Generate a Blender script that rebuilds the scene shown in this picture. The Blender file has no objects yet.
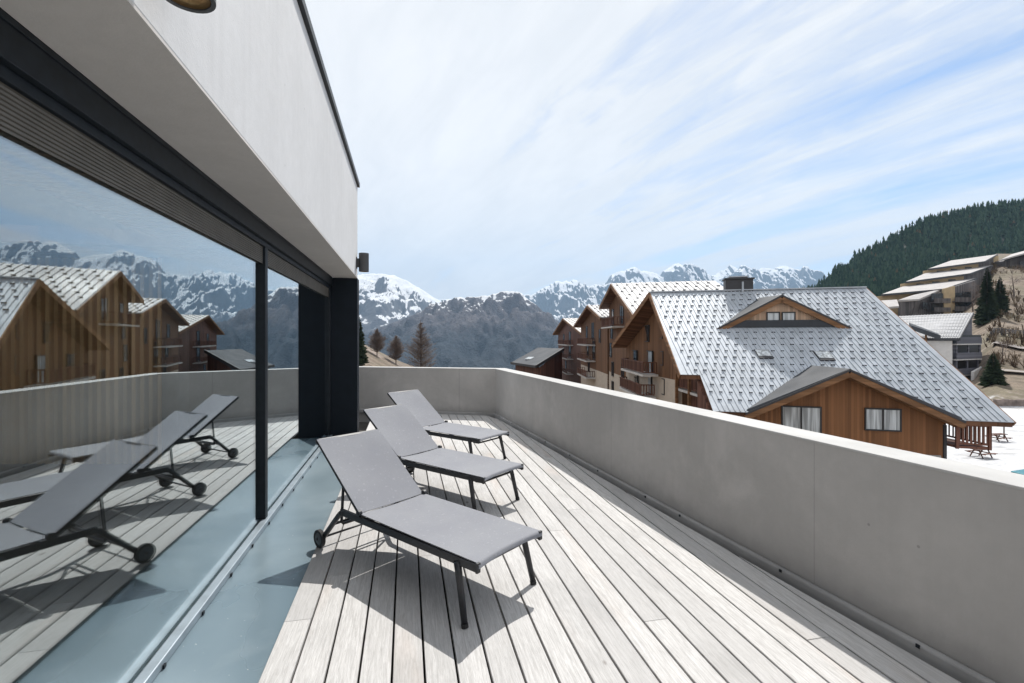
import bpy, bmesh, math, random
from mathutils import Vector as V, noise, Matrix
random.seed(7)
R = math.radians
sc = bpy.context.scene
col = sc.collection
H = 1.65                      # eye height above the deck
FOC = 484.0

# ------------------------------------------------------------------ helpers
def at(px, y, Y):
    """a bearing and an elevation (as read from a surveyed picture) at depth Y -> world point"""
    return V(((px-512)/FOC*Y, Y, H-(y-337)/FOC*Y))

def tag(o, label=None, cat=None, group=None, kind=None):
    if label: o['label'] = label
    if cat: o['category'] = cat
    if group: o['group'] = group
    if kind: o['kind'] = kind
    return o

def thing(name, label, cat, loc=(0, 0, 0), rz=0, group=None):
    o = bpy.data.objects.new(name, None)
    col.objects.link(o)
    o.location = loc
    o.rotation_euler = (0, 0, rz)
    o.empty_display_size = .2
    return tag(o, label, cat, group)

class MB:
    def __init__(s):
        s.v = []; s.f = []; s.m = []; s.tone = []
        s.mi = 0; s.t = .5
    def face(s, pts):
        b = len(s.v)
        s.v += [V(p) for p in pts]
        s.f.append(tuple(range(b, b+len(pts)))); s.m.append(s.mi); s.tone.append(s.t)
    def idx(s, vs, fs):
        b = len(s.v)
        s.v += [V(p) for p in vs]
        for f in fs:
            s.f.append(tuple(i+b for i in f)); s.m.append(s.mi); s.tone.append(s.t)
    def prism(s, pts, off):
        pts = [V(p) for p in pts]; off = V(off); n = len(pts)
        s.idx(pts+[p+off for p in pts],
              [tuple(range(n)), tuple(range(2*n-1, n-1, -1))]+[(i, i+n, (i+1) % n+n, (i+1) % n) for i in range(n)])
    def box(s, a, b):
        x0, y0, z0 = a; x1, y1, z1 = b
        s.prism([(x0, y0, z0), (x1, y0, z0), (x1, y1, z0), (x0, y1, z0)], (0, 0, z1-z0))
    def obox(s, c, ax, ay, az):
        c = V(c); ax = V(ax); ay = V(ay); az = V(az)
        s.prism([c-ax-ay-az, c+ax-ay-az, c+ax+ay-az, c-ax+ay-az], az*2)
    def bar(s, p0, p1, w, h, up=(0, 0, 1)):
        p0 = V(p0); p1 = V(p1); d = (p1-p0).normalized()
        x = d.cross(V(up)).normalized(); z = x.cross(d)
        x *= w/2; z *= h/2
        s.prism([p0-x-z, p0+x-z, p0+x+z, p0-x+z], p1-p0)
    def tube(s, path, r, n=8, cap=True):
        path = [V(p) for p in path]
        rr = r if isinstance(r, (list, tuple)) else [r]*len(path)
        rings = []; b = len(s.v); ref = None
        for i, p in enumerate(path):
            d = (path[min(i+1, len(path)-1)]-path[max(i-1, 0)]).normalized()
            if ref is None:
                ref = d.orthogonal().normalized()
            x = (ref-d*ref.dot(d)).normalized(); ref = x; y = d.cross(x)
            for k in range(n):
                a = 2*math.pi*k/n
                s.v.append(p+(x*math.cos(a)+y*math.sin(a))*rr[i])
        for i in range(len(path)-1):
            for k in range(n):
                s.f.append((b+i*n+k, b+i*n+(k+1) % n, b+(i+1)*n+(k+1) % n, b+(i+1)*n+k)); s.m.append(s.mi); s.tone.append(s.t)
        if cap:
            s.f.append(tuple(b+k for k in range(n))[::-1]); s.m.append(s.mi); s.tone.append(s.t)
            s.f.append(tuple(b+(len(path)-1)*n+k for k in range(n))); s.m.append(s.mi); s.tone.append(s.t)
    def lathe(s, c, axis, prof, n=24, closed=True):
        c = V(c); ax = V(axis).normalized(); x = ax.orthogonal().normalized(); y = ax.cross(x)
        b = len(s.v); k = len(prof)
        for (r, h) in prof:
            for i in range(n):
                a = 2*math.pi*i/n
                s.v.append(c+ax*h+(x*math.cos(a)+y*math.sin(a))*r)
        last = k if closed else k-1
        for j in range(last):
            for i in range(n):
                j2 = (j+1) % k
                s.f.append((b+j*n+i, b+j*n+(i+1) % n, b+j2*n+(i+1) % n, b+j2*n+i)); s.m.append(s.mi); s.tone.append(s.t)
    def build(s, name, mats, parent=None, smooth=False, recalc=True, sharp=None):
        me = bpy.data.meshes.new(name)
        off = V(parent_origin(parent)) if parent and parent.get('_world', 1) else V((0, 0, 0))
        me.from_pydata([tuple(p-off) for p in s.v], [], s.f)
        mats = mats if isinstance(mats, (list, tuple)) else [mats]
        for m in mats: me.materials.append(m)
        me.polygons.foreach_set('material_index', s.m)
        at_ = me.attributes.new('tone', 'FLOAT', 'FACE')
        at_.data.foreach_set('value', s.tone)
        if recalc:
            bm = bmesh.new(); bm.from_mesh(me)
            bmesh.ops.recalc_face_normals(bm, faces=bm.faces)
            bm.to_mesh(me); bm.free()
        if smooth:
            me.polygons.foreach_set('use_smooth', [True]*len(me.polygons))
        if sharp: me.set_sharp_from_angle(angle=R(sharp))
        o = bpy.data.objects.new(name, me)
        col.objects.link(o)
        if parent: o.parent = parent
        return o

def parent_origin(p):
    o = V((0, 0, 0))
    while p is not None:
        o += p.location; p = p.parent
    return o

def bevel(o, w, seg=2):
    m = o.modifiers.new('bevel', 'BEVEL'); m.width = w; m.segments = seg; m.limit_method = 'ANGLE'
    return o

# ------------------------------------------------------------------ materials
class NT:
    def __init__(s, name):
        s.mat = bpy.data.materials.new(name); s.mat.use_nodes = True
        s.n = s.mat.node_tree.nodes; s.l = s.mat.node_tree.links
        s.bsdf = s.n['Principled BSDF']; s.out = s.n['Material Output']
    def new(s, t, **k):
        n = s.n.new(t)
        for a, b in k.items(): setattr(n, a, b)
        return n
    def put(s, sock, v):
        if hasattr(v, 'is_output'): s.l.new(v, sock)
        elif isinstance(v, (tuple, list)): sock.default_value = (*v, 1) if len(v) == 3 and sock.type == 'RGBA' else v
        else: sock.default_value = v
    def coord(s, scale=(1, 1, 1), rot=(0, 0, 0), loc=(0, 0, 0)):
        t = s.new('ShaderNodeTexCoord'); m = s.new('ShaderNodeMapping')
        s.l.new(t.outputs['Object'], m.inputs['Vector'])
        m.inputs['Scale'].default_value = scale; m.inputs['Rotation'].default_value = rot; m.inputs['Location'].default_value = loc
        return m.outputs[0]
    def noise(s, vec, scale, detail=4, rough=.55, dist=0):
        n = s.new('ShaderNodeTexNoise')
        s.l.new(vec, n.inputs['Vector'])
        n.inputs['Scale'].default_value = scale; n.inputs['Detail'].default_value = detail
        n.inputs['Roughness'].default_value = rough; n.inputs['Distortion'].default_value = dist
        return n.outputs['Fac']
    def voro(s, vec, scale, feature='F1'):
        n = s.new('ShaderNodeTexVoronoi', feature=feature); s.l.new(vec, n.inputs['Vector']); n.inputs['Scale'].default_value = scale
        return n
    def math(s, op, a, b=0., c=None, clamp=False):
        n = s.new('ShaderNodeMath', operation=op, use_clamp=clamp)
        s.put(n.inputs[0], a); s.put(n.inputs[1], b)
        if c is not None: s.put(n.inputs[2], c)
        return n.outputs[0]
    def ramp(s, f, a, b, lo=0., hi=1., smooth=True):
        n = s.new('ShaderNodeMapRange', clamp=True)
        n.interpolation_type = 'SMOOTHSTEP' if smooth else 'LINEAR'
        s.put(n.inputs['Value'], f)
        n.inputs['From Min'].default_value = a; n.inputs['From Max'].default_value = b
        n.inputs['To Min'].default_value = lo; n.inputs['To Max'].default_value = hi
        return n.outputs[0]
    def mix(s, f, a, b, mode='MIX'):
        n = s.new('ShaderNodeMix', data_type='RGBA', blend_type=mode)
        s.put(n.inputs[0], f); s.put(n.inputs[6], a); s.put(n.inputs[7], b)
        return n.outputs[2]
    def dot(s, vec, d):
        n = s.new('ShaderNodeVectorMath', operation='DOT_PRODUCT'); s.l.new(vec, n.inputs[0]); n.inputs[1].default_value = d
        return n.outputs['Value']
    def attr(s, name='tone'):
        n = s.new('ShaderNodeAttribute', attribute_name=name)
        return n.outputs['Fac']
    def bump(s, h, strength=.3, dist=.01):
        n = s.new('ShaderNodeBump'); n.inputs['Strength'].default_value = strength; n.inputs['Distance'].default_value = dist
        s.l.new(h, n.inputs['Height']); s.l.new(n.outputs[0], s.bsdf.inputs['Normal'])
    def fin(s, colr, rough=.6, metal=0., spec=None):
        s.put(s.bsdf.inputs['Base Color'], colr); s.put(s.bsdf.inputs['Roughness'], rough); s.put(s.bsdf.inputs['Metallic'], metal)
        if spec is not None: s.put(s.bsdf.inputs['Specular IOR Level'], spec)
        return s.mat

def m_plain(name, c, rough=.6, metal=0., var=.12, scale=6, spec=None):
    t = NT(name); v = t.coord()
    f = t.noise(v, scale, 5)
    c2 = tuple(min(1, x*(1+var)) for x in c); c1 = tuple(x*(1-var) for x in c)
    return t.fin(t.mix(t.ramp(f, .3, .7), c1, c2), rough, metal, spec)

def m_concrete(name, c, streak=0., mott=.12, spots=True, joint=None):
    t = NT(name); v = t.coord()
    f = t.ramp(t.noise(v, 1.1, 6, .6, .4), .3, .72)
    f2 = t.ramp(t.noise(v, 14, 5, .6), .3, .7)
    k = t.mix(f, tuple(x*(1-mott) for x in c), tuple(x*(1+mott*.8) for x in c))
    k = t.mix(t.math('MULTIPLY', f2, .22), k, tuple(x*.8 for x in c))
    if streak:
        sv = t.coord((5, 5, .18))
        st = t.ramp(t.noise(sv, 2.2, 5, .65), .42, .75)
        k = t.mix(t.math('MULTIPLY', st, streak), k, tuple(x*.62 for x in c))
    if spots:
        vo = t.voro(t.coord(), 3.3)
        k = t.mix(t.math('MULTIPLY', t.ramp(vo.outputs['Distance'], .018, .034, 1, 0), .55), k, tuple(x*.42 for x in c))
    if joint:
        jv = t.math('FRACT', t.math('ADD', t.math('DIVIDE', t.dot(v, tuple(joint)), 2.6), .35))
        k = t.mix(t.math('MULTIPLY', t.ramp(t.math('ABSOLUTE', t.math('SUBTRACT', jv, .5)), .0007, .0022, 1, 0), .4), k, tuple(x*.5 for x in c))
        pale = t.ramp(t.noise(v, .9, 5, .65, .8), .56, .72)
        k = t.mix(t.math('MULTIPLY', pale, .35), k, tuple(x*1.3 for x in c))
        sp_ = t.new('ShaderNodeSeparateXYZ'); t.l.new(v, sp_.inputs[0])
        dirt = t.math('MULTIPLY', t.ramp(t.math('ADD', sp_.outputs['Z'], t.math('MULTIPLY', t.noise(v, 6, 4), -.22)), -.06, .10, 1, 0), .4)
        k = t.mix(dirt, k, tuple(x*.55 for x in c))
    t.bump(t.math('ADD', t.noise(v, 60, 5, .7), t.math('MULTIPLY', f, .6)), .22, .006)
    return t.fin(k, .85)

def m_planks(name, c, d, w=.14, var=.45, groove=.45, dark=.35, grain=(1, 1, .06)):
    """timber boarding; d = direction across the boards"""
    t = NT(name); v = t.coord()
    p = t.math('DIVIDE', t.dot(v, d), w)
    fr = t.math('FRACT', p); fl = t.math('FLOOR', p)
    wn = t.new('ShaderNodeTexWhiteNoise', noise_dimensions='1D'); t.l.new(fl, wn.inputs['W'])
    g = t.noise(t.coord(grain), 9, 5, .6)
    big = t.noise(v, .5, 3)
    lo = tuple(x*(1-var) for x in c); hi = tuple(min(1, x*(1+var)) for x in c)
    f = t.math('ADD', t.math('MULTIPLY', wn.outputs['Value'], .5), t.math('ADD', t.math('MULTIPLY', g, .35), t.math('MULTIPLY', big, .25)))
    k = t.mix(t.ramp(f, .2, .85), lo, hi)
    e = t.math('ABSOLUTE', t.math('SUBTRACT', fr, .5))
    gr = t.ramp(e, .43, .49)
    k = t.mix(t.math('MULTIPLY', gr, groove), k, tuple(x*dark for x in c))
    t.bump(t.math('SUBTRACT', t.math('MULTIPLY', g, .2), gr), .5, .012)
    return t.fin(k, .7, spec=.25)

FN = V((-.9769, -.2139, 0)); FD = V((-.2139, .9769, 0))       # facade: outward-to-the-left normal, long direction
def F(L, t, z): return FN*L+FD*t+V((0, 0, z))
PN = V((.9506, .3103, 0)); PD = V((-.3103, .9506, 0))         # right parapet
QN = V((.194, .981, 0)); QD = V((-.981, .194, 0))             # far parapet

def m_deck():
    t = NT('weathered_larch_decking')
    ang = math.atan2(FD.x, FD.y)
    v = t.coord((1, 1, 1), (0, 0, ang))      # y now runs along the boards
    tone = t.attr()
    def sv(sc, off=37.):
        m = t.new('ShaderNodeVectorMath', operation='MULTIPLY_ADD')
        t.l.new(v, m.inputs[0]); m.inputs[1].default_value = sc
        cmb = t.new('ShaderNodeCombineXYZ'); t.l.new(t.math('MULTIPLY', tone, off), cmb.inputs[0]); t.l.new(t.math('MULTIPLY', tone, off*1.7), cmb.inputs[1])
        t.l.new(cmb.outputs[0], m.inputs[2]); return m.outputs[0]
    grain = t.noise(sv((26, 1.5, 1)), 3.2, 8, .7, .9)
    fine = t.noise(sv((150, 9, 1)), 1.6, 5, .65)
    blot = t.noise(sv((1.2, .6, 1)), 1.7, 5, .6)
    warm = t.noise(sv((2.2, .5, 1)), 1.1, 3)
    base = t.mix(t.ramp(grain, .3, .7), (.42, .41, .40), (.62, .61, .60))
    base = t.mix(t.math('MULTIPLY', t.ramp(tone, .3, 1, 0, 1), .5), base, (.39, .382, .378))
    base = t.mix(t.math('MULTIPLY', t.ramp(warm, .56, .8), .45), base, (.48, .37, .30))
    base = t.mix(t.math('MULTIPLY', t.ramp(fine, .53, .72), .5), base, (.25, .238, .226))
    base = t.mix(t.math('MULTIPLY', t.ramp(blot, .5, .75), .4), base, (.27, .265, .26))
    kn = t.voro(sv((2.2, 1.05, 1)), 1.6)
    base = t.mix(t.math('MULTIPLY', t.ramp(kn.outputs['Distance'], .035, .065, 1, 0), .7), base, (.15, .125, .11))
    t.bump(t.math('ADD', grain, t.math('MULTIPLY', fine, .8)), .4, .003)
    return t.fin(base, .75, spec=.3)

def m_metal_roof(name, c, rough=.42, metal=.55):
    t = NT(name); v = t.coord()
    f = t.noise(v, 1.3, 5, .6); f2 = t.noise(v, .35, 4)
    k = t.mix(t.ramp(f, .3, .7), tuple(x*.84 for x in c), tuple(x*1.08 for x in c))
    st = t.noise(t.coord((3.2, .35, .35)), 1.6, 5, .65)
    k = t.mix(t.math('MULTIPLY', t.ramp(st, .5, .72), .25), k, tuple(x*.62 for x in c))
    return t.fin(k, t.ramp(f2, .3, .7, rough-.06, rough+.08), metal)

def m_glass_facade():
    t = NT('coated_window_glass')
    lw = t.new('ShaderNodeLayerWeight'); lw.inputs['Blend'].default_value = .5
    f = t.math('POWER', lw.outputs['Facing'], 3.)
    f = t.math('MULTIPLY_ADD', f, .85, .215)
    tr = t.new('ShaderNodeBsdfTransparent'); tr.inputs[0].default_value = (.88, .92, .91, 1)
    gl = t.new('ShaderNodeBsdfGlossy'); gl.inputs['Color'].default_value = (.90, .965, 1.0, 1); gl.inputs['Roughness'].default_value = .004
    w = t.noise(t.coord(), .8, 2); b = t.new('ShaderNodeBump'); b.inputs['Strength'].default_value = .02; b.inputs['Distance'].default_value = .004
    t.l.new(w, b.inputs['Height']); t.l.new(b.outputs[0], gl.inputs['Normal'])
    mx = t.new('ShaderNodeMixShader')
    t.l.new(f, mx.inputs[0]); t.l.new(tr.outputs[0], mx.inputs[1]); t.l.new(gl.outputs[0], mx.inputs[2])
    t.l.new(mx.outputs[0], t.out.inputs['Surface'])
    return t.mat

def m_pane(name='house_window_pane', c=(.03, .036, .042), sc=(1, 1, 1), spec=.4):
    t = NT(name); v = t.coord(sc)
    f = t.noise(v, 1.7, 2)
    return t.fin(t.mix(t.ramp(f, .35, .65), tuple(x*.6 for x in c), tuple(x*1.4 for x in c)), .08, 0, spec)

M = {}
M['deck'] = m_deck()
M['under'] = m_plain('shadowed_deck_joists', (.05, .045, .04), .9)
M['parapet'] = m_concrete('grey_parapet_concrete', (.435, .42, .405), .10, .12, True, (-.3103, .9506, 0))
M['plinth'] = m_concrete('upstand_concrete', (.34, .335, .33), 0, .2)
M['sunlittop'] = m_concrete('sunlit_top_concrete', (.47, .465, .455), 0, .14)
M['fascia'] = m_concrete('fascia_concrete', (.60, .60, .605), .13, .05)
M['soffit'] = m_concrete('soffit_concrete', (.58, .55, .52), 0, .06, False)
M['dark'] = m_plain('anthracite_aluminium', (.012, .016, .021), .45, 0, .2, 20, .25)
M['darkpanel'] = m_plain('anthracite_cladding_panel', (.009, .013, .019), .6, 0, .1, 6, .18)
M['coping'] = m_plain('dark_metal_coping', (.03, .032, .036), .45, .6)
M['alu'] = m_plain('mill_aluminium_rail', (.30, .35, .39), .42, .4)
M['bronze'] = m_plain('bronze_reflector', (.34, .20, .09), .35, .8)
M['lampbody'] = m_plain('lamp_powder_coat', (.05, .05, .052), .5)
M['glass'] = m_glass_facade()
M['frame'] = m_plain('charcoal_lounger_frame', (.022, .023, .027), .42, .1, .2, 30)
M['rubber'] = m_plain('wheel_rubber', (.02, .02, .021), .8)
M['hub'] = m_plain('wheel_hub_plastic', (.07, .075, .085), .5)
M['pane'] = m_pane()
M['panelight'] = m_pane('curtained_window_pane', (.42, .45, .47), (5, 5, .25), .7)
M['winframe'] = m_plain('dark_window_frame', (.02, .02, .022), .5)
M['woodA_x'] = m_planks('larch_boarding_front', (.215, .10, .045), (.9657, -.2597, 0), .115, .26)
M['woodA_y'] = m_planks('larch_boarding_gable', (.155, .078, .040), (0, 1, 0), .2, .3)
M['woodH'] = m_planks('larch_boarding_horizontal', (.19, .10, .052), (0, 0, 1), .2, .3, .5, .35, (.06, .06, 1))
M['beam'] = m_planks('larch_barge_board', (.21, .11, .055), (0, 0, 1), .13, .3, .4, .5, (.08, .08, 1))
M['soffwood'] = m_planks('brown_eave_boarding', (.13, .062, .034), (0, 1, 0), .15)
M['palewood'] = m_planks('pale_dormer_boarding', (.60, .42, .30), (.9657, -.2597, 0), .13, .25)
M['redbrown'] = m_planks('red_brown_boarding', (.12, .055, .038), (0, 1, 0), .18)
M['render'] = m_plain('cream_render', (.48, .41, .34), .9, 0, .08, 2)
M['whiterender'] = m_plain('white_render', (.66, .64, .62), .9, 0, .06, 2)
M['ochre'] = m_plain('ochre_render', (.47, .36, .22), .9, 0, .12, .6)
M['greywood'] = m_planks('silvered_boarding', (.13, .12, .12), (1, 0, 0), .3)
M['railgrey'] = m_planks('grey_balcony_boarding', (.12, .12, .14), (0, 0, 1), .3, .3, .5, .4, (.1, .1, 1))
M['roofA'] = m_metal_roof('pale_grey_metal_roofing', (.44, .475, .52), .46, .34)
M['roofB'] = m_metal_roof('grey_metal_roofing', (.36, .36, .37), .6, .1)
M['guard'] = m_plain('grey_snow_guard', (.07, .075, .085), .6, 0, .3)
M['roofdark'] = m_metal_roof('slate_grey_metal_roofing', (.042, .047, .056), .75, 0)
M['roofF'] = m_plain('weathered_pale_roof', (.40, .38, .37), .8, 0, .12, .8)
M['roofrim'] = m_plain('dark_roof_edge', (.035, .035, .04), .5)
M['gutter'] = m_plain('pale_balcony_edge', (.5, .48, .46), .7)

# ------------------------------------------------------------------ our own house
house = thing('modern_house', 'modern house with concrete fascia, dark frames and full height sliding glass', 'house', F(1.3, 3, 0))
TE = 8.52; T0 = -4.0
b = MB()   # fascia: thick concrete upstand above the glass
b.prism([F(.80, T0, 2.64), F(.80, TE+.02, 2.64), F(1.19, TE+.02, 2.64), F(1.19, T0, 2.64)], (0, 0, .012))
b.build('soffit', M['soffit'], house)
b = MB()
b.prism([F(.80, T0, 2.652), F(.80, TE+.02, 2.652), F(1.45, TE+.02, 2.652), F(1.45, T0, 2.652)], (0, 0, 1.53))
bevel(b.build('fascia', M['fascia'], house), .006)
b = MB()
b.prism([F(.765, T0, 4.184), F(.765, TE+.05, 4.184), F(1.50, TE+.05, 4.184), F(1.50, T0, 4.184)], (0, 0, .07))
b.build('roof_coping', M['coping'], house)
b = MB()   # end wall with its dark cladding
b.prism([F(.80, TE, -.05), F(1.36, TE, -.05), F(1.36, TE+.3, -.05), F(.80, TE+.3, -.05)], (0, 0, 2.688))
b.prism([F(1.362, TE+.02, -.05), F(7.0, TE+.02, -.05), F(7.0, TE+.28, -.05), F(1.362, TE+.28, -.05)], (0, 0, 4.2))
b.build('end_wall', M['darkpanel'], house)
GL = 1.264
# window head track
b = MB()
b.prism([F(1.195, T0, 2.50), F(1.195, TE-.01, 2.50), F(1.34, TE-.01, 2.50), F(1.34, T0, 2.50)], (0, 0, .15))
b.prism([F(1.225, T0, 2.455), F(1.225, TE-.01, 2.455), F(1.335, TE-.01, 2.455), F(1.335, T0, 2.455)], (0, 0, .043))
b.prism([F(1.188, T0, 2.615), F(1.188, TE-.01, 2.615), F(1.193, TE-.01, 2.615), F(1.193, T0, 2.615)], (0, 0, .02))
bevel(b.build('window_head_track', M['dark'], house), .004)
# sill rail
b = MB()
b.prism([F(1.196, T0, -.02), F(1.196, TE-.01, -.02), F(1.256, TE-.01, -.02), F(1.256, T0, -.02)], (0, 0, .048))
b.prism([F(1.2561, T0, -.02), F(1.2561, TE-.01, -.02), F(1.34, TE-.01, -.02), F(1.34, T0, -.02)], (0, 0, .03))
sill = bevel(b.build('sill_rail', M['alu'], house), .006)
for k in range(18):
    b = MB(); tt = .35+k*.48
    b.prism([F(1.186, tt, -.018), F(1.186, tt+.022, -.018), F(1.195, tt+.022, -.018), F(1.195, tt, -.018)], (0, 0, .018))
    b.build('drain_cap', M['dark'], sill)
# sliding leaves
def leaf(t0, t1, w0=.06, w1=.04):
    g = MB()
    g.prism([F(GL, t0+w0-.004, .0105), F(GL, t1-w1+.004, .0105), F(GL+.008, t1-w1+.004, .0105), F(GL+.008, t0+w0-.004, .0105)], (0, 0, 2.4435))
    pn = g.build('sliding_window', M['glass'], house)
    for a in ((t0, t0+w0), (t1-w1, t1)):
        b = MB(); b.prism([F(1.222, a[0], .0285), F(1.222, a[1], .0285), F(1.30, a[1], .0285), F(1.30, a[0], .0285)], (0, 0, 2.4255))
        bevel(b.build('stile', M['dark'], pn), .004)
leaf(T0+.05, 4.718, .06, .04)
leaf(4.72, TE-.012, .035, .06)
M['soffitrefl'] = m_plain('soffit_reflection_ribs', (.12, .11, .095), .6)
for (ta_, tb_) in ((T0+.12, 4.675), (4.758, TE-.075)):  # ribbed strip added in place of the soffit's reflection in the glass
    prf = [(1.2605, 2.31), (1.243, 2.303)]
    z_ = 2.303
    while z_ < 2.44: prf += [(1.243, z_+.009), (1.250, z_+.0125), (1.250, z_+.0135), (1.243, z_+.0165)]; z_ += .0165
    prf += [(1.2605, 2.452)]
    b = MB(); b.prism([F(L_, ta_, zz_) for L_, zz_ in prf], FD*(tb_-ta_)); b.build('soffit_reflection', M['soffitrefl'], house)
# metal flashing between deck and glass
t = NT('blue_grey_metal_flashing'); v = t.coord()
n1 = t.noise(v, .55, 4, .55, .6); n2 = t.noise(v, 3, 4, .55)
k = t.mix(t.ramp(n1, .3, .7), (.15, .215, .255), (.28, .35, .39))
k = t.mix(t.math('MULTIPLY', t.ramp(n2, .52, .72), .22), k, (.33, .39, .42))
k = t.mix(t.math('MULTIPLY', t.ramp(t.noise(v, 34, 2), .74, .78), .9), k, (.6, .62, .62))
M['flash'] = t.fin(k, t.ramp(n1, .3, .7, .24, .36), .25, .6)
b = MB()
b.prism([F(.60, T0, -.035), F(.60, TE, -.035), F(1.20, TE, -.035), F(1.20, T0, -.035)], (0, 0, .013))
b.build('flashing', M['flash'], house)
# rooms behind the glass
M['roomfloor'] = m_plain('room_floor', (.06, .05, .042), .6)
M['bouncepatch'] = m_plain('pale_bounce_patch', (.72, .68, .62), .7)
M['roomwall'] = m_plain('room_wall', (.14, .135, .13), .9)
M['gapshade'] = m_plain('dark_slat_gap_shade', (.012, .011, .010), .9)
M['slat'] = m_planks('pale_oak_slats', (.74, .50, .28), (1, 0, 0), .11, .25, .2)
b = MB()
b.prism([F(1.345, T0, -.02), F(1.345, TE, -.02), F(7, TE, -.02), F(7, T0, -.02)], (0, 0, .015)); b.build('room_floor', M['roomfloor'], house)
b = MB(); b.prism([F(3.55, 2.2, -.004), F(3.55, 5.0, -.004), F(6.0, 5.0, -.004), F(6.0, 2.2, -.004)], (0, 0, .012)); b.build('bounce_patch', M['bouncepatch'], house)  # unseen pale patch added to bounce sunlight up onto the slats
b = MB(); b.prism([F(7, T0, -.02), F(7, TE, -.02), F(7.2, TE, -.02), F(7.2, T0, -.02)], (0, 0, 4.2))
b.prism([F(1.46, T0, -.02), F(7, T0, -.02), F(7, T0+.2, -.02), F(1.46, T0+.2, -.02)], (0, 0, 4.2)); b.build('room_wall', M['roomwall'], house)
b = MB()
La, Lb, ta, tb = 2.6, 4.7, 4.1, 6.7       # opening added to let sun down onto the pale floor patch
for (l0, l1, t0_, t1_) in ((1.455, La, T0+.21, TE), (Lb, 6.99, T0+.21, TE), (La, Lb, T0+.21, ta), (La, Lb, tb, TE)):
    b.prism([F(l0, t0_, 2.75), F(l0, t1_, 2.75), F(l1, t1_, 2.75), F(l1, t0_, 2.75)], (0, 0, .2))
for i in range(110):
    tt = T0+.3+i*.112
    if tt > TE-.1: break
    for (l0, l1) in (((1.47, La-.05), (Lb+.05, 6.9)) if ta-.1 < tt < tb+.05 else ((1.47, 6.9),)):
        b.prism([F(l0, tt, 2.69), F(l0, tt+.06, 2.69), F(l1, tt+.06, 2.69), F(l1, tt, 2.69)], (0, 0, .058))
b.build('slatted_ceiling', M['soffwood'], house)
b = MB()
for i in range(26):
    x = -4.55-i*.112
    b.box((x-.05, 6.28, 0), (x, 6.36, 2.68))
b.build('slatted_partition', M['slat'], house)
b = MB(); b.box((-7.5, 6.40, 0), (-4.53, 6.45, 2.68)); b.build('slat_gap_shade', M['gapshade'], house)  # dark sheet added behind the slats; shade of the gaps put into colour
b = MB(); b.box((-4.52, 6.25, 0), (-4.30, 6.45, 2.68)); b.build('room_post', M['roomwall'], house)

# ------------------------------------------------------------------ deck
b = MB()
pitch = .1570; gap = .0115; L0 = .69
def tmax(L):
    a = (9.87+.399*L)/.9168
    c = (2.757+.995*L)/.0998
    return min(a, c)
i = 0
while True:
    La = L0-i*pitch; Lb = La-pitch+gap
    i += 1
    ta, tb = tmax(La), tmax(Lb)
    if ta < -3: break
    lo = -3.0
    tcur = lo+random.uniform(.3, 5.0)
    cuts = [lo]
    while tcur < min(ta, tb)-.6:
        cuts.append(tcur); tcur += random.choice([4.2, 4.8, 5.1])
    for j, c0 in enumerate(cuts):
        last = j == len(cuts)-1
        e0, e1 = (ta, tb) if last else (cuts[j+1]-.002, cuts[j+1]-.002)
        if e0 <= c0 and e1 <= c0: continue
        e1 = max(e1, c0+.01)
        b.t = random.random()
        dz = random.uniform(-.0012, .0012)
        b.prism([F(La, c0, -.028+dz), F(La, e0, -.028+dz), F(Lb, e1, -.028+dz), F(Lb, c0, -.028+dz)], (0, 0, .028))
deck = bevel(b.build('deck', M['deck']), .0025, 1)
tag(deck, 'weathered pale timber decking of the terrace', None, None, 'structure')

# corner points of the terrace in plan
def cross2(n1, c1, n2, c2):
    d = n1.x*n2.y-n1.y*n2.x
    return V(((c1*n2.y-c2*n1.y)/d, (n1.x*c2-n2.x*c1)/d, 0))
IN, OUT = 2.83, 3.085; QI, QO = 9.915, 10.17
ci = cross2(PN, IN, QN, QI); co = cross2(PN, OUT, QN, QO)
near_i = PN*IN+PD*(-4); near_o = PN*OUT+PD*(-4)
far_i = ci+QD*7.5; far_o = co+QD*7.5
par = thing('parapet_wall', 'long grey concrete parapet wall enclosing the timber terrace', 'parapet wall', (ci.x, ci.y, 0))
b = MB()
zt = .978
def up(p, z): return V((p.x, p.y, z))
def wall_L(zb, z1, pts_i, pts_o):
    n = len(pts_i)
    vs = [up(p, zb) for p in pts_i]+[up(p, zb) for p in pts_o]+[up(p, z1) for p in pts_i]+[up(p, z1) for p in pts_o]
    fs = []
    for k in range(n-1):
        fs += [(k, k+1, n+k+1, n+k), (2*n+k, 3*n+k, 3*n+k+1, 2*n+k+1), (k, 2*n+k, 2*n+k+1, k+1), (n+k, n+k+1, 3*n+k+1, 3*n+k)]
    fs += [(0, n, 3*n, 2*n), (n-1, 3*n-1, 4*n-1, 2*n-1)]
    return vs, fs
b.idx(*wall_L(-.4, zt, [near_i, ci, far_i], [near_o, co, far_o]))
pw = bevel(b.build('wall', M['parapet'], par), .012)
b = MB()
b.idx(*wall_L(zt-.012, zt+.004, [PN*(IN-.003)+PD*(-4), cross2(PN, IN-.003, QN, QI-.003), cross2(PN, IN-.003, QN, QI-.003)+QD*7.5], [PN*(OUT+.003)+PD*(-4), cross2(PN, OUT+.003, QN, QO+.003), cross2(PN, OUT+.003, QN, QO+.003)+QD*7.5]))
bevel(b.build('coping', M['sunlittop'], par), .004)  # wall top made paler; its sunlight is put into the colour
b = MB()
ci2 = cross2(PN, IN-.045, QN, QI-.045)
b.idx(*wall_L(-.03, .055, [PN*(IN-.045)+PD*(-4), ci2, ci2+QD*7.45], [PN*(IN-.001)+PD*(-4), cross2(PN, IN-.001, QN, QI-.001), cross2(PN, IN-.001, QN, QI-.001)+QD*7.45]))
pl = bevel(b.build('plinth_strip', M['plinth'], par), .012)
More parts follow.
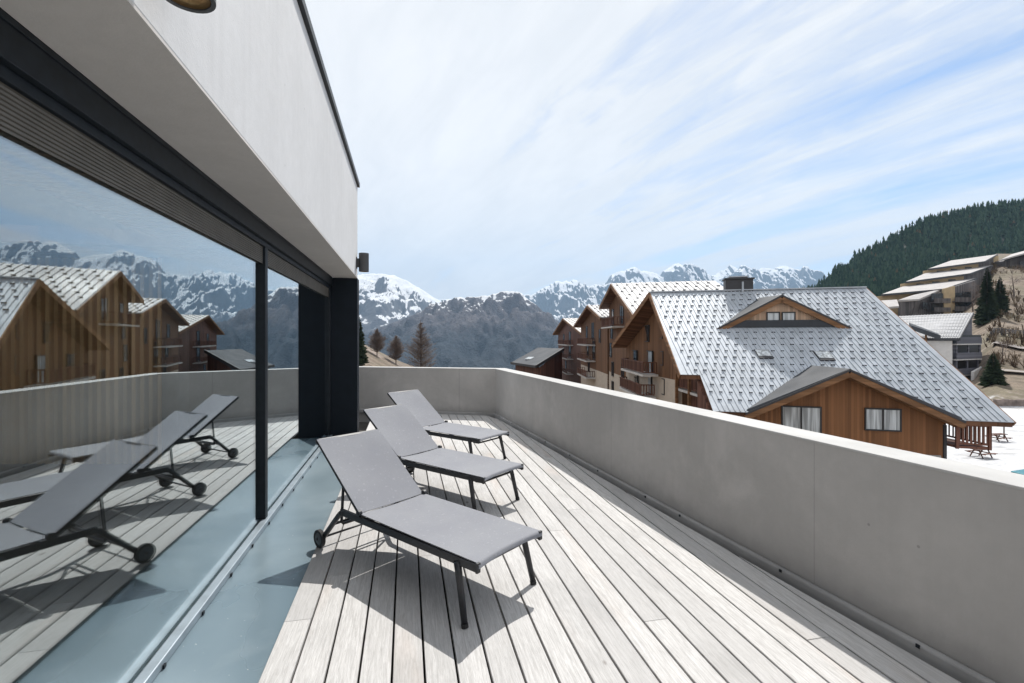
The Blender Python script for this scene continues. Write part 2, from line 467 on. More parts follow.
for k in range(12):
    b = MB(); q = PN*(IN-.047)+PD*(.2+k*.83+random.uniform(-.15, .15))
    b.obox(q+V((0, 0, .045)), PD*.009, PN*.004, (0, 0, .009))
    b.build('fixing_screw', M['dark'], pl)
# storeys under the terrace
b = MB()
base = [PN*3.05+PD*(-4), cross2(PN, 3.05, QN, 10.13), cross2(PN, 3.05, QN, 10.13)+QD*7.4, F(7, T0, 0)]
b.prism([up(p, -9) for p in base], (0, 0, 8.55))
b.build('lower_storeys', M['whiterender'], house)
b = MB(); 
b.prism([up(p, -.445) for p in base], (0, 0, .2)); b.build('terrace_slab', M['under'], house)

# ------------------------------------------------------------------ wall lamps
def wall_lamp(tt, label):
    P = F(.68, tt, 2.73)
    th = thing('wall_lamp', label, 'wall lamp', P, 0, 'wall lamps on the fascia')
    b = MB()
    b.lathe(P, (0, 0, 1), [(.08, 0), (.08, .30), (.066, .30), (.066, .2), (.0005, .2), (.0005, .10), (.05, .10), (.066, .0)], 32)
    b.build('lamp_shade', M['lampbody'], th)
    b = MB(); b.lathe(P, (0, 0, 1), [(.0655, .004), (.0655, .012), (.046, .04), (.046, .030)], 32); rg = b.build('reflector_ring', M['bronze'], th, True)
    b = MB(); b.lathe(P, (0, 0, 1), [(.044, .05), (.044, .056), (.0005, .056), (.0005, .05)], 24); b.build('lens', M['hub'], th)
    b = MB()
    b.prism([F(.603, tt-.035, 2.80) if False else F(.758, tt-.03, 2.80), F(.758, tt+.03, 2.80), F(.79, tt+.03, 2.80), F(.79, tt-.03, 2.80)], (0, 0, .14))
    b.prism([F(.785, tt-.05, 2.78), F(.785, tt+.05, 2.78), F(.799, tt+.05, 2.78), F(.799, tt-.05, 2.78)], (0, 0, .18))
    b.build('bracket', M['lampbody'], th)
    return th
wall_lamp(8.33, 'small dark cylinder wall lamp at the far end of the concrete fascia')
wall_lamp(1.722, 'brown rimmed cylinder lamp seen from below, cut by the top edge of the photo')

# ------------------------------------------------------------------ loungers
t = NT('grey_mesh_sling'); v = t.coord()
wv = t.new('ShaderNodeTexChecker'); wv.inputs['Scale'].default_value = 260; t.l.new(v, wv.inputs['Vector'])
n = t.noise(v, 3, 4); 
k = t.mix(wv.outputs['Fac'], (.225, .232, .255), (.275, .282, .305))
k = t.mix(t.math('MULTIPLY', t.ramp(n, .35, .7), .5), k, (.205, .21, .24))
k = t.mix(t.math('MULTIPLY', t.ramp(t.noise(t.coord((1, 1, 1)), 40, 3), .6, .7), .35), k, (.38, .385, .42))
t.bump(t.math('ADD', wv.outputs['Fac'], t.noise(v, 200, 2)), .25, .002)
M['sling'] = t.fin(k, .72, 0, .3)

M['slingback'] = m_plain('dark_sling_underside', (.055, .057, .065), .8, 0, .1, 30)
def grid_sling(b, rows, w0, w1, thick=.006, sag=.012, nw=14, scoop=0):
    """rows: list of (u, z, sagfactor)"""
    n = len(rows); vs = []
    nrm = []
    for i in range(n):
        a = rows[max(i-1, 0)]; c = rows[min(i+1, n-1)]
        d = V((0, c[0]-a[0], c[1]-a[1])).normalized(); nrm.append(V((0, -d.z, d.y)))
    for side in (0, 1):
        for i, (u, z, s) in enumerate(rows):
            for k in range(nw+1):
                f = k/nw; w = w0+(w1-w0)*f
                p = V((w, u+(scoop*4*f*(1-f) if i < 4 else 0), z))-nrm[i]*(sag*s*4*f*(1-f)+side*thick)
                vs.append(p)
    m = nw+1; o = n*m; fs = []
    for i in range(n-1):
        for k in range(nw):
            q = (i*m+k, i*m+k+1, (i+1)*m+k+1, (i+1)*m+k)
            fs.append(q); fs.append(tuple(x+o for x in q[::-1]))
    for i in range(n-1):
        fs.append((i*m, (i+1)*m, (i+1)*m+o, i*m+o)); fs.append((i*m+nw, i*m+nw+o, (i+1)*m+nw+o, (i+1)*m+nw))
    for k in range(nw):
        fs.append((k, k+o, k+1+o, k+1)); j = (n-1)*m
        fs.append((j+k, j+k+1, j+k+1+o, j+k+o))
    b0 = len(b.f); b.idx(vs, fs)
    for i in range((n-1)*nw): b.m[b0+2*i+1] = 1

GRP = 'grey sun loungers in a row on the deck'
def make_lounger():
    th = thing('sun_lounger', '', 'sun lounger', (0, 0, 0), 0, GRP)
    th['_world'] = 0
    KU, KZ, TU, TZ = 1.16, .372, 1.77, .825
    b = MB()
    for s in (-1, 1):
        w = .292*s
        b.bar((w, -.02, .350), (w, 1.40, .338), .026, .046)
        b.bar((w, -.028, .352), (w, -.012, .352), .03, .058)
    b.tube([(-.285, .085, .325), (-.2, .075, .30), (.2, .075, .30), (.285, .085, .325)], .011, 8)
    b.bar((-.285, 1.12, .335), (.285, 1.12, .335), .022, .03)
    b.bar((-.285, .62, .328), (.285, .62, .328), .022, .022)
    fr = bevel(b.build('frame', M['frame'], th), .003)
    for s in (-1, 1):
        b = MB(); w = s*.298
        b.tube([(w, .14, .345), (w+s*.004, .125, .29), (s*.318, .06, .02)], [.024, .022, .019], 10)
        lg = b.build('leg', M['frame'], th, True)
        b = MB(); b.tube([(s*.318, .0602, .021), (s*.319, .055, 0)], .0215, 10); b.build('foot_cap', M['rubber'], lg)
    for s in (-1, 1):
        b = MB(); w = s*.292
        b.tube([(w, 1.36, .340), (w, 1.41, .325), (w, 1.45, .29), (s*.296, 1.66, .075)], .02, 10)
        lg = b.build('leg', M['frame'], th, True)
        b = MB(); b.lathe((s*.312, 1.685, .068), (1, 0, 0), [(.068, -.014), (.068, .014), (.05, .016), (.05, -.016)], 28)
        wh = b.build('wheel', M['rubber'], lg)
        b = MB(); b.lathe((s*.312, 1.685, .068), (1, 0, 0), [(.049, -.012), (.049, .012), (.012, .02), (.012, -.02)], 24); b.build('hub', M['hub'], lg)
    b = MB(); b.tube([(-.3, 1.685, .068), (.3, 1.685, .068)], .009, 8)
    b.tube([(-.285, 1.52, .215), (.285, 1.52, .215)], .011, 8); b.build('axle', M['frame'], th, True)
    d = V((0, TU-KU, TZ-KZ)).normalized(); nn = V((0, -d.z, d.y))
    b = MB()
    for s in (-1, 1):
        p0 = V((s*.272, KU, KZ))-nn*.016; p1 = V((s*.272, TU+.006, TZ))-nn*.012
        b.bar(p0-d*.02, p1, .024, .03, nn)
    b.bar(V((-.272, TU, TZ))-nn*.014, V((.272, TU, TZ))-nn*.014, .024, .026, nn)
    bevel(b.build('backrest_frame', M['frame'], th), .003)
    for s in (-1, 1):
        pass
    for s in (-1, 1):
        b = MB(); b.lathe((s*.298, KU-.005, KZ+.012), (1, 0, 0), [(.024, -.012), (.024, .012), (.001, .014), (.001, -.014)], 20)
        b.build('hinge', M['frame'], th)
    q = V((0, KU, KZ))+d*.33-nn*.03
    b = MB()
    b.tube([(-.25, q.y, q.z), (-.25, 1.47, .235), (-.235, 1.475, .215), (.235, 1.475, .215), (.25, 1.47, .235), (.25, q.y, q.z)], .011, 8)
    b.build('support_bar', M['frame'], th, True)
    rows = [(-.034, .350, 0), (-.03, .370, .1), (-.018, .381, .3)]+[(.0, .382, .5)]+[(.04+i*(KU-.044)/14, .382, min(1, .6+i*.2)) for i in range(15)]
    b = MB(); grid_sling(b, rows, -.296, .296, scoop=.028)
    b.build('seat_sling', [M['sling'], M['slingback']], th, True, True, 42)
    rows = []
    for i in range(13):
        f = i/12; p = V((0, KU+.002, KZ+.010)).lerp(V((0, TU, TZ+.004)), f); rows.append((p.y, p.z, .4+1.0*math.sin(f*math.pi)))
    rows += [(TU+.016, TZ-.004, .3), (TU+.012, TZ-.03, 0)]
    b = MB(); grid_sling(b, rows, -.290, .290); b.build('backrest_sling', [M['sling'], M['slingback']], th, True, True, 42)
    return th
def copy_tree(o, parent=None):
    c = o.copy(); col.objects.link(c)
    if parent: c.parent = parent
    for ch in list(o.children): copy_tree(ch, c)
    return c
lg1 = make_lounger()
lg1.location = (-.019, 2.955, .001); lg1.rotation_euler.z = R(50.0)
lg1['label'] = 'grey mesh sun lounger nearest the camera, its shadow reaching the metal strip'
for (x, y, a, lab) in ((-.092, 4.615, 52.5, 'grey mesh sun lounger in the middle, between two others'),
                       (-.245, 6.271, 52.5, 'grey mesh sun lounger farthest away, next to the far parapet')):
    c = copy_tree(lg1); c.location = (x, y, .001); c.rotation_euler.z = R(a); c['label'] = lab

# ------------------------------------------------------------------ chalets
def windows(parent, specs, u, nrm, mat=None, name='window'):
    """specs: (centre point on the wall, width, height, mullions, light?)"""
    u = V(u).normalized(); nrm = V(nrm).normalized(); z = V((0, 0, 1))
    for (c, w, h, mul, light) in specs:
        c = V(c); b = MB(); t = .06
        cc = c+nrm*.03
        b.obox(cc+z*(h/2), u*(w/2+t/2), nrm*.05, z*t/2); b.obox(cc-z*(h/2), u*(w/2+t/2), nrm*.05, z*t/2)
        b.obox(cc-u*(w/2), u*t/2, nrm*.045, z*(h/2-t/2)); b.obox(cc+u*(w/2), u*t/2, nrm*.045, z*(h/2-t/2))
        for k in range(mul):
            b.obox(cc-u*(w/2)+u*(w*(k+1)/(mul+1)), u*t*.6, nrm*.045, z*(h/2-t/2))
        fr = b.build(name, M['winframe'], parent)
        g = MB(); g.obox(c+nrm*.03, u*(w/2-t/2-.002), nrm*.012, z*(h/2-t/2-.002)); g.build('pane', M['panelight'] if light else M['pane'], fr)

def balcony(parent, c, u, nrm, w, depth=1.1, rail=.95, mat=None, edge=None, gap=.17):
    """c: centre of slab edge at the wall"""
    u = V(u).normalized(); nrm = V(nrm).normalized(); z = V((0, 0, 1)); c = V(c)
    b = MB()
    b.obox(c+nrm*depth/2, u*w/2, nrm*depth/2, z*.07)
    fl = b.build('balcony', edge or M['gutter'], parent)
    b = MB()
    o = c+nrm*(depth-.05)
    b.obox(o+z*rail, u*w/2, nrm*.035, z*.04); b.obox(o+z*.2, u*w/2, nrm*.025, z*.03)
    for s in (-1, 1):
        e = c+u*s*(w/2-.03)+nrm*depth/2
        b.obox(e+z*rail, u*.03, nrm*(depth/2-.09), z*.035); b.obox(e+z*.2, u*.025, nrm*(depth/2-.09), z*.03)
        k = int(depth/gap)
        for i in range(k): b.obox(e+nrm*(-depth/2+.1+i*gap)+z*(.2+rail)/2, u*.015, nrm*.035, z*(rail-.27)/2)
    n = int(w/gap)
    for i in range(n+1):
        b.obox(o-u*(w/2-.05)+u*(w-.1)*i/n+z*(.2+rail)/2, u*.04, nrm*.014, z*(rail-.27)/2)
    b.build('railing', mat or M['redbrown'], fl)

def slab(b, pts, th): b.prism(pts, (0, 0, -th))

# ---- big chalet
RL = V((8.87, 31.1, 4.51)); RR = V((20.4, 28.0, 4.51)); g = V((.3, -8, -6.37)); GS = g.length; g.normalize()
e = (RR-RL).normalized(); AM = (RR-RL).length
rn = e.cross(g)
if rn.z < 0: rn = -rn
rn.normalize()
def A(a, s, h=0): return RL+e*a+g*s+rn*h
S1 = .755*GS
big = thing('chalet', 'large timber chalet with wide pale metal roof, dormer and front gable', 'chalet', (15, 26, -8))
b = MB()
b.mi = 2; GA_, SB = 6.06, 6.95
slab(b, [A(0, 0, -.03), A(AM, 0, -.03), A(AM, GS, -.03), A(GA_+4.15, GS, -.03), A(GA_, SB+.15, -.03), A(GA_-4.15, GS, -.03), A(.42, GS, -.03), A(.62, S1+.01, -.03), A(-.35, S1+.01, -.03)], .2)
b.mi = 0; b.prism([A(-.03, -.02), A(AM+.03, -.02), A(AM+.03, GS+.04), A(GA_+4.15, GS+.04), A(GA_, SB+.15), A(GA_-4.15, GS+.04), A(.39, GS+.04), A(.59, S1+.03), A(-.38, S1+.03)], rn*.03)
def low_lim(a):
    d = abs(a-GA_); return GS if d >= 4.15 else SB+.1+(GS-SB-.1)*d/4.15
def left_lim(s): return -.3*min(1, s/S1) if s < S1 else .6-.2*(s-S1)/(GS-S1)
i = 0; a = .0
while a < AM-.05:
    for (s0, s1) in ((.02, S1), (S1+.06, GS)):
        if a > left_lim(s1-.01)+.05 and a > left_lim(s0+.02):
            s1 = min(s1, low_lim(a))
            if s1 <= s0: continue
            b.prism([A(a, s0, .031), A(a+.045, s0, .031), A(a+.045, s1, .031), A(a, s1, .031)], rn*.028)
    a += .225
b.mi = 1
rows = 19
for r in range(rows):
    s = .55+r*(GS-.75)/(rows-1)
    a = .25+(r % 2)*.225
    while a < AM-.25:
        if a > left_lim(s)+.15 and random.random() > .02 and s < low_lim(a)-.25:
            wg = random.uniform(.075, .10); b.prism([A(a-wg, s, .033), A(a+wg, s, .033), A(a+wg, s+.012, .033), A(a-wg, s+.012, .033)], rn*random.uniform(.045, .065))
        a += .45
roofA = b.build('roof', [M['roofA'], M['guard'], M['soffwood']], big)
# back slope
BL = V((8.0, 38.5, 1.01)); BR = BL+(RR-RL)
b = MB(); b.mi = 1; slab(b, [RL-V((0, 0, .03)), RR-V((0, 0, .03)), BR-V((0, 0, .03)), BL-V((0, 0, .03))], .18)
b.mi = 0; b.prism([RL+V((0, 0, -.025)), RR+V((0, 0, -.025)), BR+V((0, 0, -.025)), BL+V((0, 0, -.025))], (0, 0, .05))
b.build('back_roof', [M['roofA'], M['soffwood']], roofA)
off = -e*.05   # barge boards
for p_, q_, h_ in ((RL+off-V((0, 0, .12)), A(-.38, S1)+off*.5-V((0, 0, .12)), .3), (RL+off-V((0, 0, .12)), BL+off-V((0, 0, .12)), .3), (A(AM, 0)-off-V((0, 0, .1)), A(AM, GS)-off-V((0, 0, .1)), .2)):
    b = MB(); b.bar(p_, q_, .06, h_); b.build('barge_board', M['beam'], roofA)
# ridge cap and chimney
b = MB(); b.bar(A(-.05, 0, .03), A(AM+.05, 0, .03), .26, .07); b.build('ridge_cap', M['roofA'], roofA)
c = at(738, 289, 30.0)
b = MB(); b.obox(c+V((0, 0, .05)), e*.78, e.cross(V((0, 0, 1)))*.42, V((0, 0, .50)))
b.obox(c+V((0, 0, .60)), e*.85, e.cross(V((0, 0, 1)))*.5, V((0, 0, .04)))
ch = b.build('chimney', M['roofrim'], roofA)
b = MB(); b.obox(c+V((0, 0, .74)), e*.55, e.cross(V((0, 0, 1)))*.3, V((0, 0, .035))); b.obox(c+e*.05+V((.0, -.5, 0)), e*.05, (0, .03, 0), V((0, 0, .4))); b.build('chimney_cap', M['roofA'], ch)
# roof lights
for (px, y) in ((763.5, 355), (824, 357)):
    ray = at(px, y, 1)-V((0, 0, H)); O = V((0, 0, H))
    d = (RL-O).dot(rn)/ray.dot(rn); P = O+ray*d
    b = MB(); b.obox(P+rn*.07, e*.34, g*.34, rn*.035)
    rl = b.build('roof_light', M['roofrim'], roofA)
    b = MB(); b.obox(P+rn*.112-g*.06, e*.31, g*.25, rn*.006); b.build('pane', M['panelight'], rl)
# left gable wall, boarded above, rendered below
xw = 1.0
def AW(a, Y, z):   # a point on a plane parallel to the verge, at depth Y
    k = (31.1-Y)/8*.3
    base_ = RL+e*a
    return V((base_.x+(base_.y-Y)*.3/8, Y, z)) if Y <= base_.y else V((base_.x+(base_.y-Y)*(8.87-8.0)/7.4, Y, z))
def roofz(Y, a=1.0):
    ry = RL.y+e.y*a
    return 4.51-(ry-Y)*6.37/8 if Y < ry else 4.51-(Y-ry)*3.5/7.4
ry = RL.y+e.y*xw
ZB = -.95
b = MB()
outline = [AW(xw, 29.3, ZB), AW(xw, 29.3, roofz(29.3)-.32), AW(xw, ry, roofz(ry)-.32), AW(xw, 38.1, roofz(38.1)-.3), AW(xw, 38.1, ZB)]
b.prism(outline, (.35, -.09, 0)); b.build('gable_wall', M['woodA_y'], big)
b = MB()
b.prism([AW(xw, 29.3, ZB-.001), AW(xw, 29.3, -8), AW(xw, 38.1, -8), AW(xw, 38.1, ZB-.001)], (.37, -.09, 0)); b.build('base_wall', M['render'], big)
# recessed corner wall in front of it
b = MB()
b.prism([AW(1.9, 25.0, -8), AW(1.9, 25.0, roofz(25.0)-.6), AW(1.9, 29.28, roofz(29.28)-.6), AW(1.9, 29.28, -8)], (.3, -.08, 0))
b.build('recessed_wall', M['redbrown'], big)
UY = V((0, 1, 0)); NX = V((-1, 0, 0))
def on_gable(px, y):
    ray = at(px, y, 1)-V((0, 0, H)); k = (px-512)/FOC
    Y = 34.
    for _ in range(30): Y = AW(xw, Y, 0).x/k
    return V((AW(xw, Y, 0).x, Y, H-(y-337)/FOC*Y))
sp = []
for (px, y, w, h, l) in ((646.5, 333.5, .9, 1.0, 0), (660.5, 331, .75, .85, 0), (661, 358, .75, .8, 0), (648, 361.5, 1.5, 1.35, 1), (634.5, 357, 1., .9, 0),
                         (635, 380, 1.1, .9, 0), (648, 383, 1.2, 1.2, 1), (662, 386, .8, .9, 0)):
    sp.append((on_gable(px, y), w*1.55, h*1.1, 1 if w > 1.3 else 0, l))
windows(big, sp, UY, NX)
balcony(big, on_gable(646, 372.5)+V((0, .3, 0)), UY, NX, 6.3, 1.0, .85)
balcony(big, on_gable(644, 393)+V((0, .3, 0)), UY, NX, 6.3, 1.0, .85)
for zz in (-1.5, -4.1):
    balcony(big, AW(1.88, 27.2, zz), UY, NX, 3.9, .85, .8)
for Y in (25.2, 27.2, 29.1):
    b = MB(); p = AW(1.0, Y, -8); b.box((p.x-.08, Y-.08, -8), (p.x+.08, Y+.08, roofz(Y, 1.0)-.55))
    b.build('porch_post', M['beam'], big)
# lower porch under the roof step
b = MB(); p = AW(.9, 24.0, 0)
b.prism([A(.45, S1+.1, -.3), A(.35, GS-.3, -.3), up(A(.35, GS-.3, 0), -3.2), up(A(.45, S1+.1, 0), -3.2)], (.25, -.06, 0)); b.build('porch_wall', M['redbrown'], big)
# front wall below the eave
q = V((-.2597, -.9657, 0))
b = MB()
b.prism([up(A(2.0, GS-1.2), -8), up(A(10.25, GS-1.2), -8), up(A(10.25, GS-1.2), -1.35), up(A(2.0, GS-1.2), -1.35)], q*-.3)
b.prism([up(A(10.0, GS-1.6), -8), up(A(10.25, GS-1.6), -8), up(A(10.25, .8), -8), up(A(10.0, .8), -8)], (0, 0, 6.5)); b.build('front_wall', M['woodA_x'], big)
# ---- front cross gable
Ga = 6.06; ga0, ga1 = Ga-4.25, Ga+4.25
hz = V((g.x, g.y, 0)).normalized()
apex = V((15.02, 21.53, .18)); back = V((14.92, 24.09, .18))
lf = apex-e*4.25-V((0, 0, 2.12)); rf = apex+e*4.25-V((0, 0, 2.12))
b = MB()
lfb = lf-hz*.12
up1 = V((0, 0, .06))
b.mi = 0
b.prism([apex+up1, back+up1+V((-.02, .1, 0)), A(ga0+.1, GS-.12, .06), lf+up1], (0, 0, -.1))
b.prism([apex+up1, back+up1+V((-.02, .1, 0)), A(ga1-.1, GS-.12, .06), rf+up1], (0, 0, -.1))
cg = b.build('gable_roof', M['roofdark'], roofA)
for f in (lf, rf):
    b = MB(); b.bar(apex+hz*.03, f+hz*.03, .05, .09); b.build('verge_trim', M['roofrim'], cg)
    dn = V((0, 0, -.19))
    b = MB(); b.bar(apex+dn, f+dn, .06, .24); b.build('barge_board', M['beam'], cg)
    b = MB(); b.bar(apex+dn*1.1-hz*.4, f+dn*1.1-hz*.4, .1, .2); b.build('rafter', M['beam'], cg)
b = MB()   # boarded gable wall, set back under the verge
w0 = apex-hz*.75-e*3.95; w1 = apex-hz*.75+e*4.12
ap = apex-hz*.75-V((0, 0, .13))
b.prism([up(w0, -8), up(w1, -8), up(w1, -1.94-.25+.0), up(ap+e*4.12, ap.z-4.12*.4988), ap, up(w0, ap.z-3.95*.4988), ], -hz*.3)
b.build('front_gable_wall', M['woodA_x'], big)
b = MB(); b.obox(up(w1, -4.9)+hz*.02-e*.03, e*.05, hz*.05, V((0, 0, 2.7))); b.build('corner_post', M['roofrim'], big)
b = MB(); b.prism([up(w0, -8)+hz*.03, up(w1, -8)+hz*.03-e*.16, up(w1, -3.55)+hz*.03-e*.16, up(w0, -3.55)+hz*.03], -hz*.028); b.build('plinth', M['stone'] if 'stone' in M else M['plinth'], big)
def on_front(px, y):
    n_ = e.cross(V((0, 0, 1))); O = V((0, 0, H)); ray = at(px, y, 1)-O
    d = (ap-O).dot(n_)/ray.dot(n_); return O+ray*d
nf = e.cross(V((0, 0, 1)))
if nf.y > 0: nf = -nf
windows(big, [(on_front(801, 420), 1.62, 1.25, 1, 1), (on_front(882.5, 419.5), 1.36, .96, 1, 1)], e, nf)
# eave beam and side balcony at the right corner
b = MB(); b.bar(A(ga1-.15, GS-.1, -.25), A(AM-.02, GS-.1, -.25), .12, .16); b.bar(A(AM-.35, .3, -.28), A(AM-.35, GS-.15, -.28), .14, .18); b.build('eave_beam', M['beam'], big)
cb = up(A(10.26, GS-2.0), -3.12)
bu = V((-g.x, -g.y, 0)).normalized()
b = MB(); p0 = up(A(10.3, GS-.45), -3.12); p1 = up(A(11.45, GS-.45), -3.12)
b.prism([p0, p1, p1+bu*5, p0+bu*5], (0, 0, .1)); sb = b.build('balcony', M['redbrown'], big)
b = MB()
b.bar(p0+V((0, 0, 1.0)), p1+V((0, 0, 1.0)), .06, .09); b.bar(p0+V((0, 0, .2)), p1+V((0, 0, .2)), .05, .07)
b.bar(p1+V((0, 0, 1.0)), p1+bu*5+V((0, 0, 1.0)), .06, .09); b.bar(p1+V((0, 0, .2)), p1+bu*5+V((0, 0, .2)), .05, .07)
for i in range(8):
    q_ = p0.lerp(p1, (i+.5)/8); b.obox(q_+V((0, 0, .6)), e*.04, nf*.012, V((0, 0, .36)))
for i in range(26):
    q_ = p1+bu*(i+.5)*5/26; b.obox(q_+V((0, 0, .6)), nf*.04, e*.012, V((0, 0, .36)))
for q_ in (p0, p1, p1+bu*5): b.obox(q_+V((0, 0, .7)), e*.05, nf*.05, V((0, 0, .72)))
b.build('railing', M['redbrown'], sb)
# ---- roof dormer
da, dl, dr = V((14.78, 26.5, 3.89)), V((11.57, 27.3, 2.04)), V((17.94, 25.77, 2.14))
dl = da-e*3.28-V((0, 0, 1.80)); dr = da+e*3.28-V((0, 0, 1.80))
def main_back(P):  # walk from P horizontally back (against hz) to the main roof surface
    d = (RL-P).dot(rn)/((-hz).dot(rn)); return P-hz*d
dm = MB()
bk = main_back(da)+V((0, 0, .03))
for f in (dl, dr):
    dm.prism([da+V((0, 0, .08)), bk+V((0, 0, .06)), f+(RL-f).dot(rn)*rn+rn*.05-hz*.25, f+V((0, 0, .06))], (0, 0, -.1))
dor = dm.build('dormer', M['roofdark'], roofA)
for f in (dl, dr):
    b = MB(); b.bar(da-V((0, 0, .16)), f-V((0, 0, .10)), .07, .3); b.build('barge_board', M['beam'], dor)
    b = MB(); b.bar(da+hz*.02+V((0, 0, .03)), f+hz*.02+V((0, 0, .03)), .06, .09); b.build('verge_trim', M['roofrim'], dor)
wa = da-hz*.28-V((0, 0, .15))
b = MB(); b.prism([wa, wa-e*2.35-V((0, 0, 1.28)), wa+e*2.35-V((0, 0, 1.28))], -hz*.2); b.build('dormer_wall', M['palewood'], dor)
b = MB(); b.obox(wa-V((0, 0, 1.36))+hz*.12, e*2.55, hz*.15, V((0, 0, .2))); b.build('dormer_sill', M['roofdark'], dor)
sp = []
for (px, y) in ((773, 316.6), (788.4, 316.6)):
    O = V((0, 0, H)); ray = at(px, y, 1)-O; d = (wa-O).dot(nf)/ray.dot(nf); sp.append((O+ray*d, .62, .46, 0, 1))
wp = dor
for (c, w, h, mul, light) in sp:
    z = V((0, 0, 1)); bb = MB(); cc = c+nf*.03; t_ = .06
    bb.obox(cc+z*(h/2), e*(w/2+.03), nf*.05, z*.03); bb.obox(cc-z*(h/2), e*(w/2+.03), nf*.05, z*.03)
    bb.obox(cc-e*(w/2), e*.03, nf*.045, z*(h/2-.03)); bb.obox(cc+e*(w/2), e*.03, nf*.045, z*(h/2-.03))
    bb.mi = 1; bb.obox(c+nf*.03, e*(w/2-.032), nf*.012, z*(h/2-.032))
    bb.build('dormer_window', [M['winframe'], M['panelight']], dor)

# ---- chalets of the row behind
def street_chalet(label, pk, fr_eave, bk_eave, vec, walls, roofm, wins, bals, overhang=.9, wallmat=None, base=None, ZBs=-1.0):
    """pk: ridge end at the street; fr_eave / bk_eave: eave ends at the street; vec: ridge direction*length"""
    pk = V(pk); f = V(fr_eave); k = V(bk_eave); vec = V(vec)
    th = thing('chalet', label, 'chalet', (pk.x+3, pk.y, -8), 0, 'chalets in a row along the street')
    b = MB(); b.mi = 1
    slab(b, [pk-V((0, 0, .04)), pk+vec-V((0, 0, .04)), f+vec-V((0, 0, .04)), f-V((0, 0, .04))], .22)
    slab(b, [pk-V((0, 0, .04)), pk+vec-V((0, 0, .04)), k+vec-V((0, 0, .04)), k-V((0, 0, .04))], .22)
    b.mi = 0
    ev = vec.normalized()
    for x in (f, k):
        b.prism([pk-ev*.04, pk+vec, x+vec, x-ev*.04], (0, 0, .05))
    s = (f-pk); n = int(vec.length/.45)
    for i in range(n):
        o = ev*(i*.45)
        b.prism([pk+o+V((0, 0, .052)), pk+o+ev*.07+V((0, 0, .052)), f+o+ev*.07+V((0, 0, .052)), f+o+V((0, 0, .052))], (0, 0, .06))
    b.mi = 2
    rows = max(3, int(s.length/1.0))
    for r in range(rows):
        for i in range(int(vec.length/.9)):
            o = pk+s*((r+.7)/rows)+ev*(i*.9+.3+.45*(r % 2))+V((0, 0, .06))
            sd = s.normalized()
            b.prism([o, o+ev*.26, o+ev*.26+sd*.08, o+sd*.08], (0, 0, .08))
    rf = b.build('roof', [roofm, M['soffwood'], M['guard']], th)
    for x in (f, k):
        b = MB(); b.bar(pk-ev*.07-V((0, 0, .14)), x-ev*.07-V((0, 0, .14)), .06, .34); b.build('barge_board', M['beam'], rf)
    p2 = pk+ev*overhang-V((0, 0, .3)); f2 = f+ev*overhang; k2 = k+ev*overhang
    f3 = f2.lerp(p2, .1)-V((0, 0, .27)); k3 = k2.lerp(p2, .1)-V((0, 0, .27))
    b = MB(); b.prism([p2, f3, up(f3, ZBs), up(k3, ZBs), k3], ev*.4); b.build('gable_wall', wallmat or M['woodA_y'], th)
    b = MB(); b.prism([up(f3, ZBs-.001), up(k3, ZBs-.001), up(k3, -9), up(f3, -9)], ev*.42); b.build('base_wall', base or M['render'], th)
    b = MB(); b.prism([up(f3, -9), up(f3, f3.z-.1), up(f3+ev*(vec.length-1.5), f3.z-.1), up(f3+ev*(vec.length-1.5), -9)], V((.1, .3, 0))); b.build('front_wall', wallmat or M['woodA_y'], th)
    uu = (k3-f3); uu.z = 0; uu.normalize(); nn = V((-uu.y, uu.x, 0))
    if nn.x > 0: nn = -nn
    O = V((0, 0, H))
    def on(px, y):
        ray = at(px, y, 1)-O; d = (f3-O).dot(nn)/ray.dot(nn); return O+ray*d
    windows(th, [(on(px, y), w, h, m, l) for (px, y, w, h, m, l) in wins], uu, nn)
    for (px, y, w) in bals: balcony(th, on(px, y), uu, nn, w, 1.2, .95, M['redbrown'], None, .3)
    return th
street_chalet('tall orange-brown timber chalet just behind the large one', at(611.5, 284, 47), at(634, 316, 38.6), at(600, 307, 55.5), (9.0, -2.42, 0), None, M['roofB'],
    [(613, 317, 1.1, 1.6, 0, 0), (622, 312, 1.6, 2.2, 1, 0), (612, 332, 1.1, 1.4, 0, 0), (613, 369, 1.1, 1.5, 0, 0), (623, 371, 1.1, 1.5, 0, 0), (613, 388, 1.1, 1.4, 0, 0), (611, 350, 1.1, 1.5, 0, 0)],
    [(618, 327.5, 6.5)], .9, None, None, -2.2)
street_chalet('brown timber chalet with stacked balconies between the orange-brown one and the end of the row', at(587.5, 305.5, 63), at(601, 318, 54.5), at(574, 326, 77), (12, -3.0, 0), None, M['roofB'],
    [(587, 332, 1.2, 1.6, 0, 0), (593, 331, 1.8, 2.2, 1, 0), (588, 350, 1.2, 1.6, 0, 0), (594, 350, 1.8, 2.4, 1, 0), (589, 366, 1.2, 1.6, 0, 0), (600, 336, 1, 1.6, 0, 0)],
    [(590, 345, 8.5), (590, 360, 8.5), (590, 376, 8.5)], .9, M['woodA_y'], M['render'], -2.6)
street_chalet('dark red-brown chalet with snowy roof at the far end of the row', at(563, 318.5, 98), at(581, 333, 76), at(553, 334, 112), (12, -3.0, 0), None, M['whiterender'],
    [(564, 339, 1.6, 2, 0, 0), (570, 338, 2, 2.4, 0, 0), (563, 352, 1.6, 2, 0, 0), (570, 352, 2.2, 2.6, 0, 0), (566, 366, 1.8, 2.2, 0, 0)],
    [(568, 345, 13), (568, 358, 13), (568, 372, 13)], 1.0, M['redbrown'], M['redbrown'], -2.4)
